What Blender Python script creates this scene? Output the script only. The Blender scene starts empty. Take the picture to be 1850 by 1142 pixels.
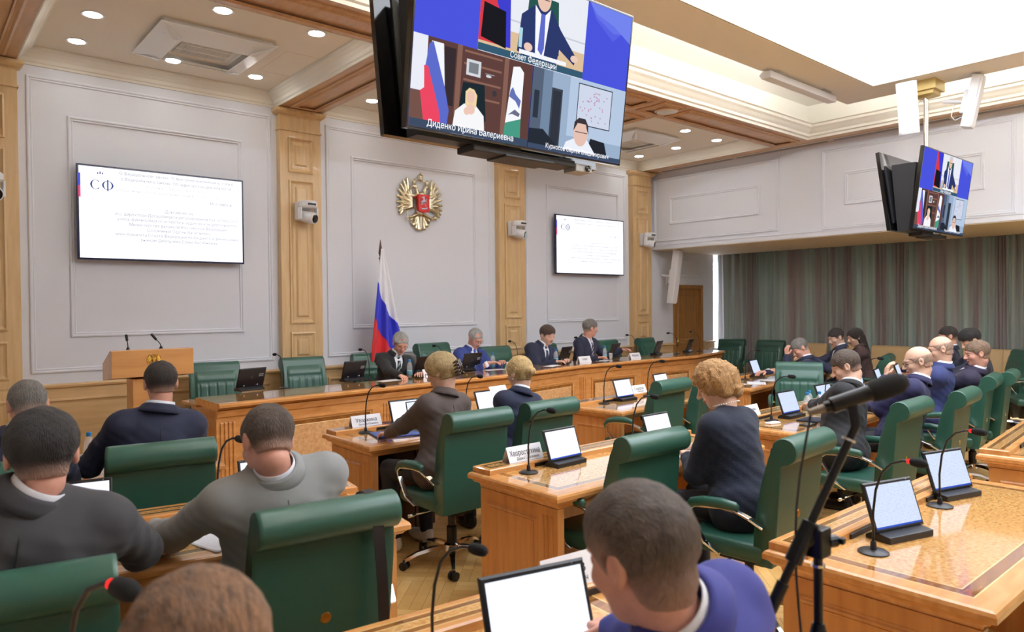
import bpy, bmesh, math, random
import numpy as np
from mathutils import Vector, Matrix, Euler
from mathutils.geometry import tessellate_polygon
random.seed(5)
S = bpy.context.scene
COL = S.collection

# ---------------------------------------------------------------- camera, world, light, exposure
cam_d = bpy.data.cameras.new('camera'); cam = bpy.data.objects.new('camera', cam_d); COL.objects.link(cam)
cam_d.sensor_fit = 'HORIZONTAL'; cam_d.sensor_width = 36.0
cam_d.lens = 1291.456 / 1850 * 36.0
YAW, PITCH, ROLL = 40.5686, -0.8017, -0.56186
def cam_matrix():
    y, p, r = (math.radians(a) for a in (YAW, PITCH, ROLL))
    fw = Vector((math.sin(y)*math.cos(p), math.cos(y)*math.cos(p), math.sin(p)))
    rt = Vector((math.cos(y), -math.sin(y), 0)); up = rt.cross(fw)
    r2 = rt*math.cos(r) + up*math.sin(r); u2 = -rt*math.sin(r) + up*math.cos(r)
    m = Matrix(((r2.x, u2.x, -fw.x, -2.2934), (r2.y, u2.y, -fw.y, -8.0257), (r2.z, u2.z, -fw.z, 1.7), (0, 0, 0, 1)))
    return m
cam.matrix_world = cam_matrix()
cam_d.clip_start = 0.05; cam_d.clip_end = 60
cam_d.dof.use_dof = True; cam_d.dof.focus_distance = 5.2; cam_d.dof.aperture_fstop = 3.6
S.camera = cam
S.view_settings.view_transform = 'Standard'; S.view_settings.look = 'None'
S.view_settings.gamma = 1.0; S.view_settings.use_curve_mapping = False
S.view_settings.exposure = 0.28
W = bpy.data.worlds.new('world'); S.world = W; W.use_nodes = True
W.node_tree.nodes['Background'].inputs[0].default_value = (0.9, 0.95, 1.0, 1)
W.node_tree.nodes['Background'].inputs[1].default_value = 1.0
TRAY_E, STRIP_E, DOWN_E, WIN_E = 4.9, 75.0, 45.0, 7.0
def area(name, loc, sx, sy, power, color=(1, 1, 1), rot=(0, 0, 0)):
    d = bpy.data.lights.new(name, 'AREA'); d.shape = 'RECTANGLE'; d.size = sx; d.size_y = sy; d.energy = power; d.color = color
    o = bpy.data.objects.new(name, d); o.location = loc; o.rotation_euler = rot; COL.objects.link(o); return o

# ---------------------------------------------------------------- helpers
def lin(c):
    return tuple(((v/255)/12.92 if v/255 <= 0.04045 else ((v/255+0.055)/1.055)**2.4) for v in c)
MATS = {}
def nt(m): m.use_nodes = True; return m.node_tree
def mat(name, rgb, rough=0.5, metal=0.0, bump=0.0, bscale=60.0, var=0.0, vscale=8.0, coat=0.0, alpha=1.0, trans=0.0, emit=None, estr=0.0, stretch=(1, 1, 1), sheen=0.0, ior=1.5):
    if name in MATS: return MATS[name]
    m = bpy.data.materials.new(name); t = nt(m); b = t.nodes['Principled BSDF']
    c = lin(rgb) + (1,)
    b.inputs['Base Color'].default_value = c; b.inputs['Roughness'].default_value = rough; b.inputs['Metallic'].default_value = metal
    b.inputs['Coat Weight'].default_value = coat; b.inputs['Coat Roughness'].default_value = 0.08
    b.inputs['Transmission Weight'].default_value = trans; b.inputs['Alpha'].default_value = alpha; b.inputs['IOR'].default_value = ior
    b.inputs['Sheen Weight'].default_value = sheen
    if emit: b.inputs['Emission Color'].default_value = lin(emit) + (1,); b.inputs['Emission Strength'].default_value = estr
    if bump or var:
        tc = t.nodes.new('ShaderNodeTexCoord'); mp = t.nodes.new('ShaderNodeMapping'); mp.inputs['Scale'].default_value = stretch
        t.links.new(tc.outputs['Object'], mp.inputs['Vector'])
    if var:
        n = t.nodes.new('ShaderNodeTexNoise'); n.inputs['Scale'].default_value = vscale; n.inputs['Detail'].default_value = 4
        t.links.new(mp.outputs[0], n.inputs['Vector'])
        r = t.nodes.new('ShaderNodeValToRGB'); e = r.color_ramp.elements
        e[0].position = 0.3; e[1].position = 0.7
        e[0].color = tuple(v*(1-var) for v in c[:3]) + (1,); e[1].color = tuple(min(1, v*(1+var)) for v in c[:3]) + (1,)
        t.links.new(n.outputs['Fac'], r.inputs[0]); t.links.new(r.outputs[0], b.inputs['Base Color'])
    if bump:
        n2 = t.nodes.new('ShaderNodeTexNoise'); n2.inputs['Scale'].default_value = bscale; n2.inputs['Detail'].default_value = 5
        t.links.new(mp.outputs[0], n2.inputs['Vector'])
        bp = t.nodes.new('ShaderNodeBump'); bp.inputs['Strength'].default_value = bump; bp.inputs['Distance'].default_value = 0.01
        t.links.new(n2.outputs['Fac'], bp.inputs['Height']); t.links.new(bp.outputs[0], b.inputs['Normal'])
    MATS[name] = m; return m
def emis(name, rgb, strength):
    if name in MATS: return MATS[name]
    m = bpy.data.materials.new(name); t = nt(m); t.nodes.clear()
    o = t.nodes.new('ShaderNodeOutputMaterial'); e = t.nodes.new('ShaderNodeEmission')
    e.inputs[0].default_value = lin(rgb) + (1,); e.inputs[1].default_value = strength; t.links.new(e.outputs[0], o.inputs[0])
    MATS[name] = m; return m
def wood(name, c1, c2, stretch=(2, 2, 30), scale=3.0, rough=0.35, coat=0.3, detail=6.0):
    m = bpy.data.materials.new(name); t = nt(m); b = t.nodes['Principled BSDF']
    tc = t.nodes.new('ShaderNodeTexCoord'); mp = t.nodes.new('ShaderNodeMapping'); mp.inputs['Scale'].default_value = stretch
    t.links.new(tc.outputs['Object'], mp.inputs['Vector'])
    n = t.nodes.new('ShaderNodeTexNoise'); n.inputs['Scale'].default_value = scale; n.inputs['Detail'].default_value = detail; n.inputs['Distortion'].default_value = 0.4
    t.links.new(mp.outputs[0], n.inputs['Vector'])
    r = t.nodes.new('ShaderNodeValToRGB'); e = r.color_ramp.elements; e[0].position = 0.3; e[1].position = 0.72
    e[0].color = lin(c1) + (1,); e[1].color = lin(c2) + (1,)
    t.links.new(n.outputs['Fac'], r.inputs[0]); t.links.new(r.outputs[0], b.inputs['Base Color'])
    b.inputs['Roughness'].default_value = rough; b.inputs['Coat Weight'].default_value = coat; b.inputs['Coat Roughness'].default_value = 0.05
    MATS[name] = m; return m

class MB:
    def __init__(s): s.v = []; s.f = []; s.m = []
    def add(s, vs, fs, mi=0):
        o = len(s.v); s.v += [tuple(v) for v in vs]; s.f += [tuple(i+o for i in f) for f in fs]; s.m += [mi]*len(fs); return s
    def box(s, x0, x1, y0, y1, z0, z1, mi=0):
        return s.add([(x0,y0,z0),(x1,y0,z0),(x1,y1,z0),(x0,y1,z0),(x0,y0,z1),(x1,y0,z1),(x1,y1,z1),(x0,y1,z1)],
                     [(3,2,1,0),(4,5,6,7),(0,1,5,4),(1,2,6,5),(2,3,7,6),(3,0,4,7)], mi)
    def prism(s, pts, mapf, a, b, mi=0):
        n = len(pts); vs = [mapf(p, a) for p in pts] + [mapf(p, b) for p in pts]
        fs = [tuple(range(n))[::-1], tuple(range(n, 2*n))] + [(i, (i+1) % n, n+(i+1) % n, n+i) for i in range(n)]
        return s.add(vs, fs, mi)
    def tube(s, path, r, n=8, mi=0, cap=True):
        P = [Vector(p) for p in path]; R = r if isinstance(r, (list, tuple)) else [r]*len(P)
        vs = []; up = None
        for i, p in enumerate(P):
            d = (P[min(i+1, len(P)-1)] - P[max(i-1, 0)])
            if d.length < 1e-9: d = Vector((0, 0, 1))
            d.normalize()
            if up is None: up = Vector((0, 0, 1)) if abs(d.z) < 0.9 else Vector((1, 0, 0))
            x = d.cross(up); x.normalize(); y = x.cross(d); y.normalize(); up = y
            for k in range(n):
                a = 2*math.pi*k/n; vs.append(p + (x*math.cos(a) + y*math.sin(a))*R[i])
        fs = [(i*n+k, i*n+(k+1) % n, (i+1)*n+(k+1) % n, (i+1)*n+k) for i in range(len(P)-1) for k in range(n)]
        if cap: fs += [tuple(range(n))[::-1], tuple(range((len(P)-1)*n, len(P)*n))]
        return s.add(vs, fs, mi)
    def lathe(s, prof, c=(0, 0, 0), n=20, mi=0, axis='z'):
        vs = []
        for r, h in prof:
            for k in range(n):
                a = 2*math.pi*k/n; x, y = r*math.cos(a), r*math.sin(a)
                v = (x, y, h) if axis == 'z' else ((x, h, y) if axis == 'y' else (h, x, y))
                vs.append((v[0]+c[0], v[1]+c[1], v[2]+c[2]))
        m = len(prof)
        fs = [(i*n+k, i*n+(k+1) % n, (i+1)*n+(k+1) % n, (i+1)*n+k) for i in range(m-1) for k in range(n)]
        fs += [tuple(range(n))[::-1], tuple(range((m-1)*n, m*n))]
        return s.add(vs, fs, mi)
    def rings(s, u0, u1, v0, v1, prof, mapf, cap=True, mis=None, capmi=0, base=False):
        """rectangle loft: prof is [(inset, height)], mapf(u, v, h) -> xyz"""
        vs = []
        for a, h in prof:
            vs += [mapf(u0+a, v0+a, h), mapf(u1-a, v0+a, h), mapf(u1-a, v1-a, h), mapf(u0+a, v1-a, h)]
        o = len(s.v); s.v += [tuple(v) for v in vs]
        for i in range(len(prof)-1):
            for k in range(4):
                s.f.append((o+i*4+k, o+i*4+(k+1) % 4, o+(i+1)*4+(k+1) % 4, o+(i+1)*4+k)); s.m.append(mis[i] if mis else 0)
        n = len(prof)
        if cap: s.f.append(tuple(o+(n-1)*4+k for k in range(4))); s.m.append(capmi)
        if base: s.f.append(tuple(o+k for k in range(4))[::-1]); s.m.append(0)
        return s
    def build(s, name, mats, parent=None, smooth=False, bevel=0.0, M=None, segs=2):
        me = bpy.data.meshes.new(name); vs = s.v
        if M is not None: vs = [tuple(M @ Vector(v)) for v in vs]
        me.from_pydata(vs, [], s.f); 
        for m in (mats if isinstance(mats, (list, tuple)) else [mats]): me.materials.append(m)
        me.polygons.foreach_set('material_index', s.m)
        bm = bmesh.new(); bm.from_mesh(me); bmesh.ops.recalc_face_normals(bm, faces=bm.faces); bm.to_mesh(me); bm.free()
        if smooth: me.polygons.foreach_set('use_smooth', [True]*len(me.polygons))
        o = bpy.data.objects.new(name, me); COL.objects.link(o)
        if parent: o.parent = parent
        if smooth == 'auto':
            try: me.set_sharp_from_angle(angle=math.radians(40))
            except Exception: pass
        if bevel:
            b = o.modifiers.new('bevel', 'BEVEL'); b.width = bevel; b.segments = segs; b.limit_method = 'ANGLE'; b.angle_limit = math.radians(40)
        return o
def tag(o, label=None, cat=None, group=None, kind=None):
    if label: o['label'] = label
    if cat: o['category'] = cat
    if group: o['group'] = group
    if kind: o['kind'] = kind
    return o
def empty(name, loc, rz=0.0, label=None, cat=None, group=None):
    o = bpy.data.objects.new(name, None); COL.objects.link(o); o.location = loc; o.rotation_euler = (0, 0, math.radians(rz)); o.empty_display_size = 0.1
    return tag(o, label, cat, group)
KIDS = {}
def copy_tree(o, parent=None):
    c = o.copy(); COL.objects.link(c); c.parent = parent
    if parent is not None: c.matrix_parent_inverse = o.matrix_parent_inverse.copy()
    for ch in list(o.children): copy_tree(ch, c)
    return c
def place(proto, used, loc, rz, label, cat=None, group=None, scale=None):
    """first call moves the prototype itself, later calls copy it with its parts"""
    if proto.name in used: o = copy_tree(proto)
    else: o = proto; used.add(proto.name)
    o.location = loc; o.rotation_euler = (0, 0, math.radians(rz))
    if scale: o.scale = (scale,)*3
    o['label'] = label
    if cat: o['category'] = cat
    if group: o['group'] = group
    elif 'group' in o.keys(): del o['group']
    return o
USED = set()
def text(name, s, size, M, m, parent=None, align='CENTER', ext=0.0, sx=1.0, fit=None):
    cu = bpy.data.curves.new(name, 'FONT'); cu.body = s; cu.size = 1.0; cu.align_x = align; cu.align_y = 'CENTER'; cu.extrude = 0; cu.resolution_u = 4
    cu.dimensions = '2D'; cu.fill_mode = 'NONE'
    o = bpy.data.objects.new(name, cu); COL.objects.link(o)
    bpy.context.view_layer.update()
    raw = bpy.data.meshes.new_from_object(o.evaluated_get(bpy.context.evaluated_depsgraph_get()))
    COL.objects.unlink(o); bpy.data.objects.remove(o)
    P2 = [(v.co.x, v.co.y) for v in raw.vertices]; nb = {}
    for e in raw.edges:
        i, j = e.vertices; nb.setdefault(i, []).append(j); nb.setdefault(j, []).append(i)
    loops, seen = [], set()
    for st in nb:                      # walk the closed outlines of the letters in vertex order
        if st in seen: continue
        lp, cur, prev = [], st, None
        while cur is not None and cur not in seen:
            seen.add(cur); lp.append(cur); nx = [k for k in nb[cur] if k not in seen]
            if prev is None and len(nx) > 1: nx = [min(nx)]
            prev = cur; cur = nx[0] if nx else None
        if len(lp) > 2: loops.append([P2[k] for k in lp])
    area_ = lambda L_: .5*sum(p[0]*q[1]-q[0]*p[1] for p, q in zip(L_, L_[1:]+L_[:1]))
    inside = lambda p, L_: sum(((a_[1] > p[1]) != (b_[1] > p[1])) and (p[0] < (b_[0]-a_[0])*(p[1]-a_[1])/(b_[1]-a_[1])+a_[0]) for a_, b_ in zip(L_, L_[1:]+L_[:1])) % 2
    vs, fs, outs, holes = [], [], [], []
    for L_ in loops:                   # a contour is a hole when a larger contour of the other winding holds it
        box_ = (min(p[0] for p in L_), max(p[0] for p in L_))
        con = [M_ for M_ in loops if M_ is not L_ and abs(area_(M_)) > abs(area_(L_)) and min(p[0] for p in M_) <= box_[0] and max(p[0] for p in M_) >= box_[1] and inside(L_[0], M_) and inside(L_[len(L_)//2], M_)]
        (holes if con and area_(con[0])*area_(L_) < 0 else outs).append(L_)
    for L_ in outs:
        hs_ = [h_ for h_ in holes if abs(area_(h_)) < abs(area_(L_)) and all(inside(p, L_) for p in h_[::4])]
        pl = [[Vector((p[0], p[1], 0)) for p in q] for q in [L_]+hs_]; o_ = len(vs)
        vs += [tuple(p) for q in pl for p in q]; fs += [tuple(o_+k for k in tr) for tr in tessellate_polygon(pl)]
    me = bpy.data.meshes.new(name); me.from_pydata(vs, [], fs)
    me.materials.clear(); me.materials.append(m)
    me.transform(Matrix.Diagonal((size, size, 1, 1)))
    if fit:
        xs = [v.co.x for v in me.vertices]
        if xs and (max(xs)-min(xs))*sx > fit: sx = fit/(max(xs)-min(xs))
    me.transform(M @ Matrix.Diagonal((sx, 1, 1, 1)))
    ob = bpy.data.objects.new(name, me); COL.objects.link(ob)
    if parent: ob.parent = parent
    return ob
def basis(o, x, y, z):
    return Matrix(((x[0], y[0], z[0], o[0]), (x[1], y[1], z[1], o[1]), (x[2], y[2], z[2], o[2]), (0, 0, 0, 1)))

# ---------------------------------------------------------------- materials
WALLW = mat('wall_paint', (226, 229, 237), 0.75, bump=0.05, bscale=300)
CREAM = mat('ceiling_paint', (238, 230, 216), 0.8)
CORN = mat('cornice_paint', (232, 228, 216), 0.7)
TRAYW = mat('tray_white', (240, 238, 230), 0.8)
OAKV = wood('oak_vertical', (204, 170, 122), (220, 188, 140), (9, 9, 0.9), 3.0, 0.4, 0.15)
OAKH = wood('oak_horizontal', (204, 168, 118), (220, 186, 138), (0.9, 9, 9), 3.0, 0.4, 0.15)
BEAM = wood('oak_beam', (190, 146, 104), (208, 168, 124), (6, 1, 6), 3.0, 0.4, 0.2)
DESKW = wood('desk_oak', (198, 136, 74), (222, 162, 98), (2, 8, 8), 3.0, 0.25, 0.5)
DESKV = wood('desk_oak_upright', (194, 134, 76), (216, 158, 96), (8, 8, 0.8), 3.0, 0.3, 0.4)
BURL = wood('burl_veneer', (188, 124, 58), (234, 190, 122), (20, 20, 20), 3.2, 0.12, 1.0, 12)
BURLM = wood('burl_panel', (206, 152, 96), (234, 192, 140), (16, 16, 16), 2.0, 0.3, 0.3, 10)
WALNUT = wood('walnut_band', (120, 72, 30), (168, 110, 52), (3, 14, 3), 4.0, 0.12, 1.0)
LIGHTW = mat('maple_string', (240, 208, 140), 0.15, coat=1.0)
DARKW = mat('dark_wood', (86, 52, 30), 0.5)
GREEN = mat('green_leather', (42, 86, 72), 0.36, bump=0.04, bscale=420, coat=0.12)
BEIGEL = mat('beige_leather', (206, 176, 128), 0.5, bump=0.1, bscale=300)
CHROME = mat('chrome', (225, 222, 218), 0.12, 1.0)
BRASS = mat('brass', (196, 166, 96), 0.25, 1.0)
GOLD = mat('gold_relief', (216, 206, 176), 0.27, 1.0)
BLACKP = mat('black_plastic', (22, 22, 25), 0.4)
BLACKG = mat('black_gloss', (12, 12, 14), 0.12, coat=0.6)
BLACKM = mat('black_foam', (18, 18, 20), 0.95, bump=0.3, bscale=500)
WHITEP = mat('white_plastic', (228, 228, 230), 0.35)
PAPER = mat('paper', (244, 244, 248), 0.8)
INK = mat('ink_grey', (40, 42, 52), 0.8)
INKL = mat('ink_faint', (190, 194, 206), 0.8)
CLEAR = mat('clear_plastic', (245, 250, 252), 0.08, trans=0.0, alpha=0.24, coat=0.5)
REDL = emis('red_ring_light', (235, 40, 40), 1.6)
BLUEC = mat('blue_cap', (38, 120, 178), 0.4)
LABELB = mat('bottle_label', (120, 176, 196), 0.5)
# ---------------------------------------------------------------- the room
XR, XC, YB, XL = 7.861, 9.85, -13.0, -4.6
ZC, ZBAY, ZTRAY = 4.0, 4.15, 4.47
def struct(o): o['kind'] = 'structure'; return o
FW = lambda u, v, h: (u, -h, v)                 # front wall plane: height h comes out of the wall towards the room
RW = lambda u, v, h: (XR - h, u, v)             # bulkhead plane
MOULD = [(0, 0), (0, .012), (.008, .018), (.02, .018), (.026, .008), (.04, .012), (.048, 0)]
# front wall, 0.2 thick
m = MB(); m.box(XL, 8.46, 0, .2, 0, 4.6); m.box(9.38, 9.745, 0, .2, 0, 4.6); m.box(8.46, 9.38, 0, .2, 2.06, 4.6)
wall = struct(m.build('wall_front', WALLW))
for (a, b, c, d) in [(-1.369, .964, 1.103, 3.908), (-1.039, .632, 1.438, 3.574), (1.638, 4.19, 1.103, 3.908), (1.973, 3.918, 1.438, 3.574),
                     (4.86, 7.15, 1.103, 3.908), (5.291, 6.962, 1.438, 3.574), (8.62, 9.3, 2.2, 2.56), (-3.9, -2.1, 1.103, 3.7)]:
    m = MB(); m.rings(a, b, c, d, MOULD, FW, cap=False); m.build('panel_moulding', WALLW, wall)
# oak wainscot
m = MB(); m.box(XL, 8.42, -.03, -.001, 0, .96); m.box(9.40, 9.74, -.03, -.001, 0, .96)
for x0, x1 in ((XL, 8.42), (9.40, 9.74)):
    m.prism([(-.001, .955), (-.04, .955), (-.058, .968), (-.062, .985), (-.045, .995), (-.001, 1.0)], lambda p, a: (a, p[0], p[1]), x0, x1)
    m.prism([(-.001, 0), (-.05, 0), (-.05, .10), (-.035, .12), (-.001, .12)], lambda p, a: (a, p[0], p[1]), x0, x1)
for a, b in [(-4.4, -2.1), (-1.35, .93), (1.62, 4.17), (4.86, 7.14), (7.8, 8.36), (9.45, 9.70)]:
    m.rings(a, b, .18, .86, [(0, .03), (0, .045), (.02, .048), (.035, .035), (.05, .03)], FW, cap=False)
struct(m.build('baseboard_front', OAKH))
# pilasters
def pilaster(n, x0, x1):
    m = MB(); m.box(x0, x1, -.10, -.0, 0, 3.95)
    m.box(x0-.006, x1+.006, -.115, -.0, .985, 1.0); m.box(x0-.012, x1+.012, -.112, 0, 3.745, 3.765)
    m.rings(x0-.05, x1+.05, -.15, .02, [(.05, 3.90), (.045, 3.915), (.02, 3.93), (.0, 3.955), (0, 3.99), (.03, 3.999)], lambda u, v, h: (u, v, h), cap=True)
    cx = (x0+x1)/2; w = (x1-x0)
    def pan(z0, z1, q=.30, raised=True):
        a = cx-w*q; b = cx+w*q
        m.rings(a, b, z0, z1, [(0, .10), (0, .118), (.015, .122), (.03, .108), (.045, .101)], FW, cap=False)
        m.rings(a+.075, b-.075, z0+.075, z1-.075, [(0, .10), (.01, .113), (.02, .121)], FW, cap=True)
    pan(3.27, 3.67); pan(1.52, 3.18); pan(1.07, 1.42); pan(.15, .88)
    return struct(m.build(f'trim_{n}', OAKV))
pilaster(1, -1.95, -1.445); pilaster(2, 1.03, 1.528); pilaster(3, 4.268, 4.768); pilaster(4, 7.23, 7.722)
# door in the front wall
dr = MB(); dr.box(8.53, 9.31, .03, .08, 0.005, 1.99)
for a, b in ((.12, .92), (1.03, 1.88)):
    dr.rings(8.64, 9.20, a, b, [(0, -.03), (.012, -.022), (.03, -.028), (.06, -.05), (.09, -.04)], FW, cap=True)
DOORW = wood('door_wood', (148, 100, 46), (176, 124, 62), (8, 8, .8), 3, .35, .3)
door = struct(dr.build('door_1', DOORW))
m = MB(); m.box(8.46, 8.53, -.02, .1, 0, 1.99); m.box(9.31, 9.38, -.02, .1, 0, 1.99); m.box(8.46, 9.38, -.02, .1, 1.99, 2.06)
m.build('door_frame', DOORW, door, bevel=.006)
m = MB(); m.tube([(8.62, .0, 1.0), (8.62, -.045, 1.0), (8.73, -.045, 1.0)], .009); m.box(8.60, 8.64, -.0, .03, .93, 1.07); m.build('door_handle', BRASS, door, smooth=True)
# other walls (behind and beside the camera)
struct(MB().box(XL-.2, XL, YB, .2, 0, 4.6).build('wall_left', WALLW))
struct(MB().box(XL-.2, 10.6, YB-.2, YB, 0, 4.6).build('wall_back', WALLW))
# right wall bulkhead and the niche of the windows
m = MB(); m.box(XR, 10.5, YB, -.001, 2.668, 4.6); m.box(XR-.012, XR, YB, -.001, 2.668, 2.735); m.box(XR-.02, XR, YB, -.001, 2.735, 2.75)
wr = struct(m.build('wall_right', WALLW))
for (a, b, c, d) in [(-2.416, -.052, 2.80, 3.902), (-2.097, -.39, 3.08, 3.548), (-5.453, -3.082, 2.752, 3.902), (-5.129, -3.408, 3.08, 3.548), (-8.5, -6.12, 2.752, 3.902), (-8.18, -6.44, 3.08, 3.548), (-12.6, -9.16, 2.752, 3.902)]:
    m = MB(); m.rings(a, b, c, d, MOULD, RW, cap=False); m.build('panel_moulding', WALLW, wr)
SOFF = mat('soffit_beige', (222, 206, 178), .8)
struct(MB().box(XR+.001, 10.5, YB, -.001, 2.655, 2.667).build('trim_5', SOFF))
struct(MB().box(10.35, 10.5, YB, .6, 0, .35).build('trim_6', WALLW))
struct(MB().box(10.36, 10.5, YB, .6, 2.55, 2.65).build('trim_7', WALLW))
struct(MB().box(9.746, 10.5, .45, .6, 0, 2.655).build('trim_8', WALLW))
struct(MB().box(10.36, 10.42, YB, .45, .35, 2.55).build('window_1', emis('daylight_pane', (236, 242, 255), WIN_E)))
# floor
def floor_mat():
    m = bpy.data.materials.new('parquet'); t = nt(m); b = t.nodes['Principled BSDF']; N = t.nodes.new; L = t.links.new
    tc = N('ShaderNodeTexCoord')
    outs = []
    for rot in (math.radians(45), math.radians(135)):
        mp = N('ShaderNodeMapping'); mp.inputs['Rotation'].default_value = (0, 0, rot); L(tc.outputs['Object'], mp.inputs['Vector'])
        br = N('ShaderNodeTexBrick'); br.inputs['Scale'].default_value = 1.0; br.inputs['Brick Width'].default_value = .42; br.inputs['Row Height'].default_value = .07
        br.inputs['Mortar Size'].default_value = .0015; br.inputs['Mortar Smooth'].default_value = .3; br.inputs['Bias'].default_value = -.2
        br.inputs['Color1'].default_value = lin((222, 184, 118)) + (1,); br.inputs['Color2'].default_value = lin((192, 150, 86)) + (1,); br.inputs['Mortar'].default_value = lin((128, 92, 50)) + (1,)
        L(mp.outputs[0], br.inputs['Vector']); outs.append(br)
    mp = N('ShaderNodeMapping'); mp.inputs['Rotation'].default_value = (0, 0, math.radians(45)); L(tc.outputs['Object'], mp.inputs['Vector'])
    ck = N('ShaderNodeTexChecker'); ck.inputs['Scale'].default_value = 1/.42; L(mp.outputs[0], ck.inputs['Vector'])
    mx = N('ShaderNodeMix'); mx.data_type = 'RGBA'; L(ck.outputs['Fac'], mx.inputs[0]); L(outs[0].outputs[0], mx.inputs[6]); L(outs[1].outputs[0], mx.inputs[7])
    ns = N('ShaderNodeTexNoise'); ns.inputs['Scale'].default_value = 5; ns.inputs['Detail'].default_value = 6; L(tc.outputs['Object'], ns.inputs['Vector'])
    m2 = N('ShaderNodeMix'); m2.data_type = 'RGBA'; m2.blend_type = 'SOFT_LIGHT'; m2.inputs[0].default_value = .5; L(mx.outputs[2], m2.inputs[6]); L(ns.outputs[0], m2.inputs[7])
    L(m2.outputs[2], b.inputs['Base Color']); b.inputs['Roughness'].default_value = .3; b.inputs['Coat Weight'].default_value = .3; b.inputs['Coat Roughness'].default_value = .15
    return m
PARQ = floor_mat()
struct(MB().box(XL-.2, 10.6, YB-.2, .6, -.1, 0).build('floor', PARQ))
pod = MB(); pod.box(-.55, 8.6, -1.98, -.052, 0.0005, .10); tag(pod.build('podium_step', OAKH, bevel=.006), 'low oak platform under the presidium table along the front wall', 'platform')
# ceiling
ceil = MB(); ceil.box(XL-.2, 10.6, YB-.2, .2, 4.6, 4.7)
CE = struct(ceil.build('ceiling', TRAYW))
def cpart(mb, mats, name='ceiling_panel', **k): return mb.build(name, mats, CE, **k)
# bays in front of the cross beam
bays = [(-1.45, 1.02), (1.54, 4.26), (4.78, 7.47)]
for a, b in bays:
    m = MB(); m.box(a, b, -2.5, 0, ZBAY, ZBAY+.05); cpart(m, CREAM)
    m = MB(); m.rings(a, b, -2.5, -.0, [(.001, 3.999), (.012, 4.0), (.018, 4.02), (.03, 4.03), (.045, 4.06), (.075, 4.09), (.11, 4.115), (.125, 4.12), (.13, ZBAY-.001)], lambda u, v, h: (u, v, h), cap=False)
    cpart(m, CORN, 'cornice')
BEAMU = lambda u, v, h: (u, v, ZC - h)
def beam(a, b, c, d, panels):
    m = MB(); m.box(a, b, c, d, ZC, 4.6)
    for (p, q, r, s_) in panels:
        m.rings(p, q, r, s_, [(0, 0), (0, .014), (.02, .02), (.035, .006), (.05, .002), (.06, .016), (.075, .02)], BEAMU, cap=False)
    return cpart(m, BEAM, 'beam')
for a, b in ((1.02, 1.54), (4.26, 4.78), (-1.95, -1.45)):
    beam(a, b, -2.5, 0, [(a+.09, b-.09, -2.42, -.2)])
    beam(a, b, -3.07, -2.5, [(a+.07, b-.07, -3.0, -2.57)])
for a, b in bays: beam(a, b, -3.07, -2.5, [(a+.05, b-.05, -2.98, -2.59)])
beam(7.47, XR, YB, 0, []); beam(-1.95, -1.45, YB, -3.07, [])
m = MB(); m.box(XL, -1.95, YB, 0, ZC, 4.6); cpart(m, CREAM)
beam(-1.45, 7.47, YB, -11.5, [])
# central tray: cornice, recessed ceiling, hanging ring
m = MB(); m.rings(-1.45, 7.47, -11.5, -3.07, [(.001, 3.999), (.004, 4.03), (.03, 4.04), (.035, 4.07), (.06, 4.09), (.09, 4.12), (.12, 4.14), (.125, 4.17), (.15, 4.18), (.15, 4.2), (.02, 4.2), (.004, 4.205), (.004, ZTRAY)], lambda u, v, h: (u, v, h), cap=False)
cpart(m, CORN, 'cornice')
m = MB(); m.box(-1.45, 7.47, -11.5, -3.07, ZTRAY, 4.6); cpart(m, TRAYW)
RX0, RX1, RY0, RY1 = -.42, 6.46, -10.5, -4.08
RB = mat('ring_paint', (238, 231, 218), .8)
m = MB(); w_ = .5
m.box(RX0, RX1, RY1-w_, RY1, 4.1, 4.16); m.box(RX0, RX1, RY0, RY0+w_, 4.1, 4.16); m.box(RX1-w_, RX1, RY0+w_, RY1-w_, 4.1, 4.16); m.box(RX0, RX0+w_, RY0+w_, RY1-w_, 4.1, 4.16)
cpart(m, RB, 'hanging_ring')
m = MB(); m.rings(RX0+w_, RX1-w_, RY0+w_, RY1-w_, [(.02, 4.098), (.018, 4.11), (.003, 4.125), (.002, 4.165), (-.03, 4.17), (-.03, 4.19), (-.06, 4.21), (-.06, 4.24), (-.10, 4.27), (-.10, 4.44)], lambda u, v, h: (u, v, h), cap=False)
cpart(m, CORN, 'ring_cornice')
m = MB(); m.box(RX0+w_+.05, RX1-w_-.05, RY0+w_+.05, RY1-w_-.05, 4.43, 4.465)
cpart(m, emis('luminous_ceiling', (243, 247, 255), TRAY_E), 'luminous_panel')
LS = emis('cove_strip', (248, 248, 250), STRIP_E)
m = MB(); g = .03
m.box(RX0+g, RX1-g, RY1-g-.06, RY1-g, 4.165, 4.18); m.box(RX1-g-.06, RX1-g, RY0+g, RY1-g-.08, 4.165, 4.18); m.box(RX0+g, RX0+g+.06, RY0+g, RY1-g-.08, 4.165, 4.18); m.box(RX0+g, RX1-g, RY0+g, RY0+g+.06, 4.165, 4.18)
cpart(m, LS, 'cove_light_strip')
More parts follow.
